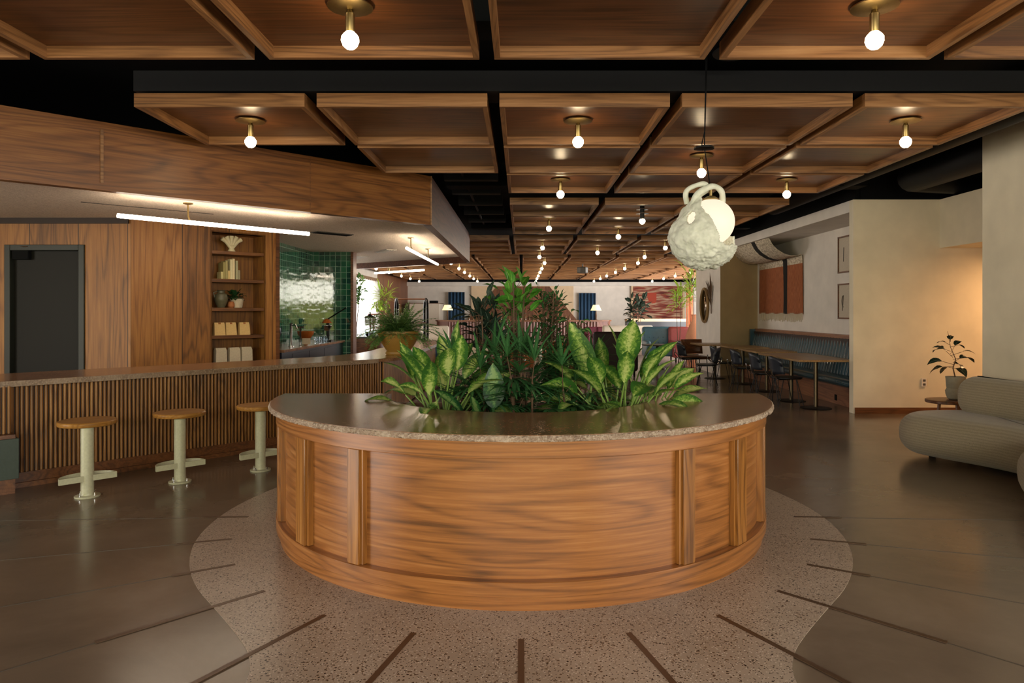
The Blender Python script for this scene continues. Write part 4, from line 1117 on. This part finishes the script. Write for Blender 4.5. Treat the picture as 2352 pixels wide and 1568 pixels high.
def make_chair():
    t = thing('wire_chair', 'x', 'chair')
    # faces +x : seat pad, wire legs, curved shell back at -x
    MB().prism(closed_smooth([(-.2, -.2), (.2, -.21), (.22, .0), (.2, .21), (-.2, .2)], 2), .43, .45).build('seat', M_BLKM, t, bevel=.004)
    bk = MB().grid(lambda a, b: (-.2-.05*b+.10*(2*a-1)**2, -.2+.4*a, .5+.27*b-.06*(2*a-1)**2*(b > .5)), 10, 6)
    bk.build('backrest', M_NAVYSH, t, solid=.02, ang=60)
    for sg in (-1, 1): MB().tube([(-.19, sg*.12, .44), (-.26, sg*.12, .50), (-.27, sg*.12, .58)], .011, 6).build('back_bracket', M_CHROME, t)
    for sx in (-1, 1):
        for sy in (-1, 1):
            m = MB(); m.tube([(sx*.10, sy*.16, .43), (sx*.20, sy*.2, .01), (sx*.17, sy*.12, .01), (sx*.14, sy*.06, .43)], .006, 6)
            m.build('leg', M_BLKM, t)
    m = MB()
    for k in range(5): m.tube([(-.17, -.16+.08*k, .425), (.17, -.16+.08*k, .425)], .004, 4)
    m.tube([(-.2, -.2, .42), (.2, -.2, .42), (.2, .2, .42), (-.2, .2, .42)], .006, 5, closed=True)
    m.build('seat_frame', M_BLKM, t)
    return t
M_NAVYSH = plain('blue_black_shell', hx('#262b36'), .35)
ch = make_chair(); first = True
for (x, y, rz, lab) in ((4.06, 10.7, .06, 'black wire chair tucked under the nearest cafe table, nearer one'), (4.02, 11.5, -.04, 'black wire chair tucked under the nearest cafe table, farther one'),
                        (4.05, 12.65, .02, 'black wire chair at the second nearest cafe table'), (4.02, 13.9, .0, 'black wire chair at the third nearest cafe table'),
                        (3.62, 15.1, .1, 'black wire chair at the farthest cafe table by the column'), (3.55, 13.3, 2.9, 'black wire chair standing out in the aisle left of the cafe tables'), (3.9, 16.3, .3, 'black wire chair behind the farthest cafe table')):
    o = ch if first else dup(ch); first = False
    o.location = (x, y, 0); o.rotation_euler = (0, 0, rz); o['label'] = lab; o['group'] = 'black wire chairs in the cafe'

# ================================================================== SHELF ORNAMENTS
def on_shelf(s, o, z): p = Bp(s, o, z); return (p.x, p.y, z)
A45 = math.radians(45)
sc0 = S0
def sp(u): # pixel column -> distance along wall (object about .1 behind the wall face)
    return S0+(u-487)/120*(S1-S0)
t = thing('fan_sculpture', 'cream fan shaped sculpture with five finger-like tubes on the top shelf', 'sculpture', on_shelf(sp(540), .14, SHZ[0]), A45)
m = MB(); m.lathe([(.055, 0), (.05, .012), (.03, .05), (.028, .07), (.045, .09)], n=16); m.build('base', M_IVORY, t)
for k in range(5):
    a = (k-2)*.36; m = MB(); m.tube([(0, 0, .05), (math.sin(a)*.12, 0, .05+math.cos(a)*.12), (math.sin(a)*.2, 0, .05+math.cos(a)*.17)], [.028, .024, .03], 10); m.build('finger', M_IVORY, t)
bks = [(.0, .10, .17, '#d6c98f'), (.03, .23, .2, '#a89b62'), (.062, .25, .2, '#b3a670'), (.094, .12, .15, '#dfc486'), (.125, .27, .2, '#e6dbb0'), (.157, .285, .2, '#f0deb2'), (.2, .26, .2, '#b5b08c'), (.232, .13, .16, '#a49c7c')]
bl = ['short cream book at the left end of the row', 'tall olive book second from left in the row', 'tall olive book third from left in the row', 'short tan book fourth from left in the row', 'tall pale book left of the tallest one', 'tallest cream book in the row', 'tall grey cream book right of the tallest', 'short grey book at the right end of the row']
for (o_, h, dp, c_), lab in zip(bks, bl):
    s_ = sp(517)+o_*1.0
    mm = plain('book_cover_'+c_[1:], hx(c_), .7)
    t = thing('book', lab+' on the shelf', 'book', on_shelf(s_, .12, SHZ[1]), A45, group='pale books on the second shelf')
    MB().box(-.012, .012, .003, dp*.8, .002, h-.003).build('pages', M_PAPER, t)
    m = MB().box(-.0145, -.012, 0, dp*.8+.004, 0, h).box(.012, .0145, 0, dp*.8+.004, 0, h).box(-.0145, .0145, -.002, .002, 0, h); m.build('cover', mm, t)
t = thing('stoneware_jug', 'dark grey green stoneware jug with a small handle on the middle shelf', 'jug', on_shelf(sp(517), .15, SHZ[2]), A45)
MB().lathe([(.045, 0), (.055, .02), (.085, .09), (.09, .13), (.075, .18), (.045, .2), (.045, .225), (.055, .235), (.04, .235), (.035, .2)], n=24).build('body', M_STONEWARE, t)
MB().tube([(-.05, 0, .22), (-.1, 0, .2), (-.085, 0, .14)], .008, 8).build('handle', M_STONEWARE, t)
t = thing('candle_pot', 'small orange terracotta pot between jug and leafy plant', 'pot', on_shelf(sp(538), .12, SHZ[2]), A45)
MB().lathe([(.03, 0), (.045, .02), (.042, .06), (.03, .08), (.033, .085), (.022, .085)], n=20).build('body', M_TERRA, t)
t = thing('potted_plant', 'leafy green plant in a cream pot on the middle shelf', 'potted plant', on_shelf(sp(554), .16, SHZ[2]), A45)
MB().lathe([(.065, 0), (.07, .01), (.088, .125), (.08, .125), (.075, .1)], n=24).build('pot', M_PAPER, t)
fo = MB(); r = random.Random(3)
for i in range(60):
    a = r.uniform(0, 6.28); el = r.uniform(-.1, 1.3); d = Vector((math.cos(a)*math.cos(el), math.sin(a)*math.cos(el), math.sin(el)))
    leaf(fo, Vector((-.03, 0, .12))+d*r.uniform(.02, .11), d, .07, .05, .9, 4)
fo.build('leaves', M_SMALL, t, ang=80)
def bag(s, z, w_, h, mat, lab, grp, taper=.6):
    t = thing('paper_bag', lab, 'bag', on_shelf(s, .12, z), A45, group=grp)
    m = MB(); a = w_/2; d = .045
    vs = [(-a, -d, 0), (a, -d, 0), (a, d, 0), (-a, d, 0), (-a*.94, -d*taper, h*.8), (a*.94, -d*taper, h*.8), (a*.94, d*taper, h*.8), (-a*.94, d*taper, h*.8), (-a*.9, -.006-d*taper*.3, h), (a*.9, -.006-d*taper*.3, h), (a*.9, .006+d*taper*.3, h), (-a*.9, .006+d*taper*.3, h)]
    m.add(vs, [(0, 3, 2, 1), (0, 1, 5, 4), (1, 2, 6, 5), (2, 3, 7, 6), (3, 0, 4, 7), (4, 5, 9, 8), (5, 6, 10, 9), (6, 7, 11, 10), (7, 4, 8, 11), (8, 9, 10, 11)])
    m.build('body', mat, t, smooth=False)
    if mat == M_KRAFT: MB().obox((0, -d*.45, h*.93), (.03, .006, .02)).build('seal', M_TERRA, t)
for u, w_ in ((510, 'left'), (536, 'middle'), (567, 'right')): bag(sp(u), SHZ[3], .145, .17, M_KRAFT, w_+' one of three kraft paper bags on the fourth shelf down', 'kraft paper bags on the fourth shelf')
for u, w_ in ((513, 'left'), (544, 'middle'), (572, 'right')): bag(sp(u), SHZ[4], .15, .2, M_PAPER, w_+' one of three white paper bags on the lowest visible shelf', 'white paper bags on the lowest shelf', 1.0)

# ================================================================== BACK BAR
t = thing('back_bar_counter', 'dark back counter running along the green tiled alcove', 'counter', (-3.7, 11.6, 0))
MB().box(-3.985, -3.42, 9.95, 13.36, 0, .86).build('cabinet', M_NAVY, t, w=True)
MB().box(-3.985, -3.38, 9.95, 13.38, .86, .9).build('countertop', M_STONE, t, w=True, bevel=.003)
for y in (10.8, 11.65, 12.5): MB().box(-3.42, -3.414, y-.4, y+.4, .1, .82).build('door', M_NAVY, t, w=True, bevel=.003)
t = thing('water_tap', 'tall chrome beverage tap tower on the back counter before the tiles', 'tap', (-3.62, 10.95, .9))
MB().lathe([(.05, 0), (.05, .01), (.022, .015), (.022, .34), (.026, .36), (.01, .37)], n=16).build('column', M_CHROME, t)
MB().tube([(0, 0, .33), (.08, -.03, .34), (.11, -.04, .28)], .012, 8).build('spout', M_CHROME, t)
t = thing('beverage_tower', 'second slim chrome tap tower beside the tall one', 'tap', (-3.55, 11.2, .9))
MB().lathe([(.03, 0), (.014, .01), (.014, .3), (.02, .31)], n=12).build('column', M_CHROME, t)
MB().tube([(-.06, 0, .3), (.06, 0, .3)], .015, 8).build('crossbar', M_CHROME, t)
t = thing('fruit_bowl', 'orange brown footed bowl on the back counter', 'bowl', (-3.62, 11.7, .9))
MB().lathe([(.05, 0), (.03, .03), (.03, .07), (.08, .1), (.13, .17), (.14, .22), (.13, .22), (.07, .12), (.001, .1)], n=28).build('body', M_CUP, t)
t = thing('citrus_press', 'dark lever citrus press with a long raised handle on the back counter', 'press', (-3.55, 12.75, .9))
MB().box(-.1, .1, -.1, .1, 0, .03).tube([(0, .05, .03), (0, .05, .42)], .03, 10).build('stand', M_BLKM, t)
MB().tube([(-.05, .05, .38), (.35, .0, .62)], .012, 8).build('lever', M_BLKM, t)
MB().lathe([(.04, .2), (.09, .28), (.09, .3), (.03, .3)], (0, -.03, 0), 18).build('cup', M_CHROME, t)
MB().lathe([(.09, .34), (.05, .4), (.001, .42)], (0, -.03, 0), 18).build('dome', M_CUP, t)
gp = thing('drinking_glass', 'x', 'glass', (0, 0, 0), group='clear glasses on the back counter'); MB().lathe([(.026, 0), (.032, .11), (.030, .11), (.024, .006), (.001, .006)], n=12).build('body', M_GLASS, gp)
gi = 0
for i in range(5):
    for j in range(2):
        o = gp if gi == 0 else dup(gp); gi += 1
        o.location = (-3.52+.09*j, 11.95+.1*i, .9); o['label'] = 'upright clear drinking glass in the cluster on the tiled back counter'
o = MB().obox((-3.50, 11.35, .965), (.13, .005, .1), .2).build('menu_card', M_PAPER); tag(o, 'small white card standing on the back counter edge', 'card')
t = thing('ice_bucket', 'dark round mixing jar with pale base left of the chrome taps', 'jar', (-3.75, 10.6, .9))
MB().lathe([(.07, 0), (.05, .08), (.07, .16)], n=20).build('base', M_PAPER, t); MB().lathe([(.07, .16), (.1, .22), (.09, .3), (.02, .33)], n=20).build('lid', M_BLKM, t)
# curved dark counter end beyond the alcove
t = thing('service_counter', 'dark brown rounded service counter beyond the tiled alcove', 'counter', (-3.5, 15.0, 0))
cp = closed_smooth([(-4.6, 14.2), (-3.0, 14.2), (-2.75, 14.9), (-3.0, 16.0), (-4.6, 16.2)], 3)
MB().prism(cp, 0, .9).build('body', M_KICK, t, w=True); cp2 = [(a+(.03 if a > -4 else 0), b) for a, b in cp]
MB().prism(cp2, .9, .93).build('top', M_NAVY, t, w=True)
t = thing('drink_dispenser', 'glass drink dispenser with dark lid on the rounded counter', 'dispenser', (px(850, 14.8), 14.8, .93))
MB().lathe([(.12, .08), (.12, .36), (.11, .38), (.11, .36), (.115, .09), (.001, .085)], n=24).build('jar', M_GLASS, t)
MB().lathe([(.1, 0), (.1, .08)], n=20).build('stand', M_BLKM, t)
MB().lathe([(.13, .38), (.12, .4), (.03, .45), (.01, .47), (.02, .5), (.001, .51)], n=24).build('lid', M_BLKM, t)
for i in range(9):
    o = dup(gp, (px(822+i*5, 14.7)+.0, 14.6+(i % 2)*.12, .93)); o['label'] = 'clear drinking glass standing beside the dispenser on the rounded counter'; o['group'] = 'glasses beside the dispenser'
vine = bush('climbing_plant', 'climbing green plant against the bright far left window', (px(818, 16.2), 16.2, .93), .1, 1.3, .22, 130, .13, .07, M_POTHOS, 41, stems=3, droop=1.2)

# ================================================================== CART WITH ARCHES
t = thing('arched_rack', 'tall dark metal rack with two rounded arches behind the fern', 'rack', (px(943, 15.5), 15.8, 0), .26)
for k, xx in enumerate((-.36, .30)):
    m = MB(); pts = [(xx-.0, -.28, .1), (xx, -.28, 1.35)]+[(xx, -.28*math.cos(a), 1.45+.28*math.sin(a)) for a in [PI*j/12 for j in range(13)]]+[(xx, .28, 1.35), (xx, .28, .1)]
    m.tube(pts, .03, 8); m.build('arch', M_BLKM, t)
m = MB(); m.tube([(-.36, 0, 1.73), (.30, 0, 1.73)], .014, 8); m.build('top_rail', M_CUP, t)
for z in (.3, .75, 1.2): MB().box(-.36, .3, -.27, .27, z-.02, z).build('shelf', M_KICK if z > .5 else M_BLKM, t)
for sx in (-.36, .3):
    for sy in (-.28, .28): MB().lathe([(.01, 0), (.05, .02), (.05, .08), (.01, .1)], (sx, sy, 0), 12).build('caster', M_BLACK, t)
t = thing('plant_shelf', 'red brown shelf with plants before the far left window wall', 'shelf', (px(885, 22), 22, 0))
for z in (.5, .95, 1.38): MB().box(-.5, .55, -.2, .2, z-.04, z).build('board', M_RED if z > 1 else M_KICK, t)
for xx in (-.48, .5): MB().box(xx, xx+.03, -.2, .2, 0, 1.38).build('upright', M_KICK, t)
bush('dracaena', 'spiky lime green dracaena on the red shelf by the far left wall', (px(882, 22), 22, 1.38), .35, .75, .25, 90, .32, .035, M_LIME, 44, stems=2, droop=.8)
bush('trailing_plant', 'yellow green trailing plant lower on the red shelf', (px(872, 21.8), 21.8, 1.38), .05, .35, .22, 70, .14, .06, M_LIME, 45, stems=2, droop=1.6, up=-.6)

# ================================================================== FAR LOUNGE
def curtain(u0, u1, v0, v1, lab, mat):
    x0, x1, z1, z0 = fx(u0), fx(u1), fz(v0), fz(v1)
    m = MB().grid(lambda a, b: (x0+(x1-x0)*a, FY-.2+.05*math.sin(a*30), z0+(z1-z0)*b), 60, 1)
    o = m.build('curtain', mat, solid=.01, ang=80); tag(o, lab, 'curtain')
M_CURT = plain('blue_curtain', hx('#2f4f6d'), .8)
curtain(1031, 1068, 671, 765, 'dark blue curtain in the doorway left of the tapering wood panel', M_CURT)
curtain(1329, 1367, 673, 765, 'dark blue curtain in the doorway right of the tapering wood panel', M_CURT)
def art_mat():
    tt = NT('striped_artwork'); tc = tt.new('ShaderNodeTexCoord'); mp = tt.new('ShaderNodeMapping'); mp.inputs['Scale'].default_value = (.9, 1, 9)
    tt.l(tc.outputs['Object'], mp.inputs[0]); n = tt.new('ShaderNodeTexNoise', Scale=1.6, Detail=5.0, Distortion=.05); tt.l(mp.outputs[0], n.inputs[0])
    tt.l(tt.ramp(n.outputs[0], [(.35, hx('#5d231c')), (.47, hx('#8d3d2c')), (.55, hx('#a1826a')), (.66, hx('#c2a184'))]), tt.b.inputs['Base Color']); tt.set('Roughness', .8); return tt.m
t = thing('wall_artwork', 'large rust and cream striped abstract artwork on the far wall', 'painting', (fx(1510), FY-.1, fz(695)))
MB().box(fx(1449), fx(1571), FY-.16, FY-.1, fz(738), fz(653)).build('frame', M_PEACH, t, w=True)
MB().box(fx(1453), fx(1566), FY-.18, FY-.15, fz(735), fz(657)).build('canvas', art_mat(), t, w=True)
pl = [(1483, 672), (1506, 672), (1506, 690), (1503, 696), (1496, 697), (1488, 690)]
m = MB(); q = [(fx(a), FY-.19, fz(b)) for a, b in pl]; q2 = [(a, b+.02, c) for a, b, c in q]
m.add(q+q2, [tuple(range(6)), tuple(range(11, 5, -1))]+[(i, (i+1) % 6, 6+(i+1) % 6, 6+i) for i in range(6)]); m.build('red_shape', plain('orange_red', hx('#a8412a'), .8), t, w=True)
# reeded far bar
t = thing('lounge_bar', 'long curved bar with reeded pinkish brown front before the far wall', 'bar counter', (0, 30, 0))
M_REED = wood('reeded_far_bar', hx('#4a2520'), hx('#7d4f42'), hx('#a8806e'), 'Z', rough=.45, rnd=False, k=2)
bx0, bx1 = px(1000, 30), px(1405, 30)
m = MB(); yy = 30.0
cpb = [(bx0, 31.2), (bx0, 30.5), (bx0+.15, 30.15), (bx0+.6, 30.0), (bx1-.6, 30.0), (bx1-.15, 30.15), (bx1, 30.5), (bx1, 31.2)]
MB().prism(cpb, 0, 1.02).build('body', M_REED, t, w=True)
x = bx0+.6
while x < bx1-.55:
    m.tube([(x, 29.99, .05), (x, 29.99, 1.0)], .05, 6, cap=False); x += .13
m.build('reeds', M_REED, t, w=True)
MB().prism([(a+(.05 if a > 0 else -.05), b-.05) for a, b in cpb], 1.02, 1.07).build('bar_top', M_BENCH, t, w=True)
def table_lamp(u, v0, v1, v2, y, lab):
    t = thing('table_lamp', lab, 'lamp', (px(u, y), y, pz(v2, y)))
    h = pz(v1, y)-pz(v2, y); hs = pz(v0, y)-pz(v1, y)
    MB().lathe([(.1, 0), (.1, .02), (.03, .04), (.04, h*.5), (.015, h), (.015, h+.05)], n=16).build('stand', M_TRUNK, t)
    MB().lathe([(.24, h), (.13, h+hs)], n=24).build('lamp_shade', M_LSHADE, t)
table_lamp(1028, 700, 712, 736, 30.4, 'glowing amber table lamp on the far bar before the left curtain')
table_lamp(1369, 700, 713, 735.5, 30.4, 'glowing cream table lamp on the far bar before the right curtain')
r = random.Random(7)
bot = thing('bottle', 'x', 'bottle', (0, 0, 0)); MB().lathe([(.045, 0), (.045, .2), (.016, .25), (.016, .32)], n=10).build('body', plain('bottle_glass', hx('#7a5a3c'), .15), bot)
for i in range(26):
    o = bot if i == 0 else dup(bot)
    u = 1078+i*9.2; o.location = (px(u, 31), 30.9+r.uniform(-.1, .1), 1.07); o['label'] = 'small bottle standing in the row on the far reeded bar'; o['group'] = 'bottles on the far bar'; o.scale = (1, 1, r.uniform(.7, 1.15))
# storage cabinet
t = thing('storage_cabinet', 'pale beige cabinet against the far wall left of the blue curtain', 'cabinet', (px(975, 33), 33.5, 0))
MB().box(px(940, 33), px(1009, 33), 33.0, 34.7, 0, pz(697, 33)).build('body', M_CREAMUP, t, w=True, bevel=.01)
MB().box(px(939, 33), px(1010, 33), 32.95, 34.7, pz(697, 33), pz(696, 33)).build('top', M_KICK, t, w=True)
o = MB().box(px(985, 33), px(1002, 33), 33.2, 33.8, pz(696, 33), pz(690, 33)).build('storage_box', M_BLACK, bevel=.01); tag(o, 'small dark box on top of the beige cabinet', 'box')
def armchair(name, x, y, rz, mat, lab, w_=.9, h=.8, tuft=False, cat='armchair', d=.85):
    t = thing(name, lab, cat, (x, y, 0), rz)
    MB().box(-w_/2+.1, w_/2-.1, -d/2, d/2-.1, .15, .43).build('seat', mat, t, bevel=.05, seg=3)
    MB().box(-w_/2, w_/2, d/2-.2, d/2, .12, h).build('backrest', mat, t, bevel=.07, seg=3)
    for s_ in (-1, 1):
        a, b = sorted((s_*w_/2, s_*(w_/2-.13))); MB().box(a, b, -d/2, d/2-.1, .12, .6).build('armrest', mat, t, bevel=.05, seg=3)
    if tuft:
        m = MB()
        for i in range(5):
            for j in range(2): m.sphere((-w_/2+.2+(w_-.4)*i/4, d/2-.2, .52+.16*j), .018, 8, 6)
        m.build('buttons', mat, t)
    for sx in (-1, 1):
        for sy in (-1, 1): MB().lathe([(.02, 0), (.025, .14)], (sx*(w_/2-.08), sy*(d/2-.1), 0), 8).build('leg', M_BLACK, t)
    return t
armchair('armchair', px(1003, 21.5), 21.5, .3, M_CREAMUP, 'rounded cream armchair left of the far bar', .9, 1.0)
t_ = armchair('sofa', px(1445, 23), 23, .0, M_CREAMUP, 'cream sofa right of the planting bed in the far lounge', 1.7, .98, cat='sofa')
armchair('tufted_sofa', px(1524, 20), 20.5, 0, M_TEAL2, 'pale teal button-tufted leather sofa in front of the artwork', .95, 1.0, True, 'sofa')
armchair('tufted_armchair', px(1580, 19.5), 20.3, 0, M_RED, 'rose red channelled armchair beside the teal sofa', .62, 1.0, False)
armchair('high_back_bench', px(1413, 15.5), 15.8, PI, M_BURG, 'dark burgundy high-back sofa seen from behind, right of the palms', 1.0, 1.0, cat='sofa')
for i, u in enumerate((1362, 1392)): armchair('velvet_chair', px(u, 27), 27, .1, M_VELVET, ('left' if i == 0 else 'right')+' burgundy velvet chair in front of the far reeded bar', .62, .85)
armchair('lounge_chair', px(1010, 15), 15.4, 2.6, M_BLUE, 'blue seat lounge chair behind the left dieffenbachia', .8, .72)
armchair('lounge_chair', px(1068, 14), 14.4, -2.8, M_CREAMUP, 'pale lounge chair between the left dieffenbachia and the palms', .8, .72)
def round_table(x, y, r_, z, mat, lab):
    t = thing('coffee_table', lab, 'table', (x, y, 0))
    MB().lathe([(r_-.02, z-.03), (r_, z-.015), (r_-.005, z)], n=32).build('tabletop', mat, t); MB().lathe([(.2, 0), (.2, .02), (.04, .04), (.04, z-.03)], n=20).build('pedestal', M_BLKM, t)
round_table(px(1160, 14.5), 14.5, .45, .45, M_STONE, 'low round brown stone table behind the palms')
round_table(px(1512, 17.5), 17.6, .4, .62, M_GREY, 'grey round side table before the teal sofa')
for i, (u, y) in enumerate(((1180, 16.5), (1225, 17.5), (1290, 16.0))):
    armchair('lounge_chair', px(u, y), y, [.4, -.5, .2][i], [M_TERRA, M_CREAMUP, M_TERRA][i], ['terracotta lounge chair seen between the palm stems', 'cream lounge chair behind the middle of the bed', 'terracotta lounge chair behind the trailing vine'][i], .75, .75)
t = thing('leather_chair', 'brown leather chair with black legs left of the farthest cafe table', 'chair', (px(1600, 15.4), 15.5, 0), .2)
MB().box(-.25, .25, -.25, .25, .4, .46).build('seat', M_KICK, t, bevel=.02); MB().grid(lambda a, b: (-.25+.5*a, .22-.06*(2*a-1)**2+.05*b, .5+.32*b), 8, 4).build('backrest', M_KICK, t, solid=.03)
for sx in (-.2, .2):
    for sy in (-.2, .2): MB().tube([(sx, sy, 0), (sx*.9, sy*.9, .41)], .01, 6).build('leg', M_BLKM, t)
# ledge with plants under the artwork, curtain and column
o = MB().box(px(1440, 31), px(1600, 31), 31, 31.6, 0, 1.0).build('low_partition', M_NAVY); tag(o, 'long low dark partition below the striped artwork', 'partition')
o = MB().box(px(1440, 31), px(1602, 31), 30.95, 31.65, 1.0, 1.12).build('partition_ledge', M_PEACH); tag(o, 'pale ledge on top of the low dark partition', 'ledge')
m = MB().grid(lambda a, b: (px(1576, 28)+.28*a, 28+.05*math.sin(a*22), 0+2.5*b), 24, 1)
o = m.build('curtain', M_RUST, solid=.01, ang=80); tag(o, 'pink curtain hanging beside the far right window', 'curtain')
bush('rubber_plant', 'dark leaved rubber plant standing before the white far wall', (px(1468, 24), 24.4, .0), 1.15, 1.75, .4, 90, .3, .13, M_RUBBER, 51, stems=3)
bush('dracaena', 'tall lime green dracaena by the pink curtain left of the white column', (px(1592, 19), 19.2, .0), 1.7, 2.55, .3, 110, .34, .05, M_LIME, 52, stems=2, droop=.9)
bush('dracaena', 'lower lime green branch plant left of the tall dracaena', (px(1566, 19), 19.4, .0), 1.5, 2.1, .22, 60, .3, .05, M_LIME, 53, stems=2, droop=.9)
t = thing('floor_vase', 'tall pink ceramic floor vase by the white column', 'vase', (px(1590, 18.5), 18.3, 0))
MB().lathe([(.15, 0), (.2, .1), (.24, .4), (.22, .8), (.14, 1.05), (.07, 1.2), (.07, 1.35), (.09, 1.37), (.05, 1.37)], n=28).build('body', M_RUST, t)
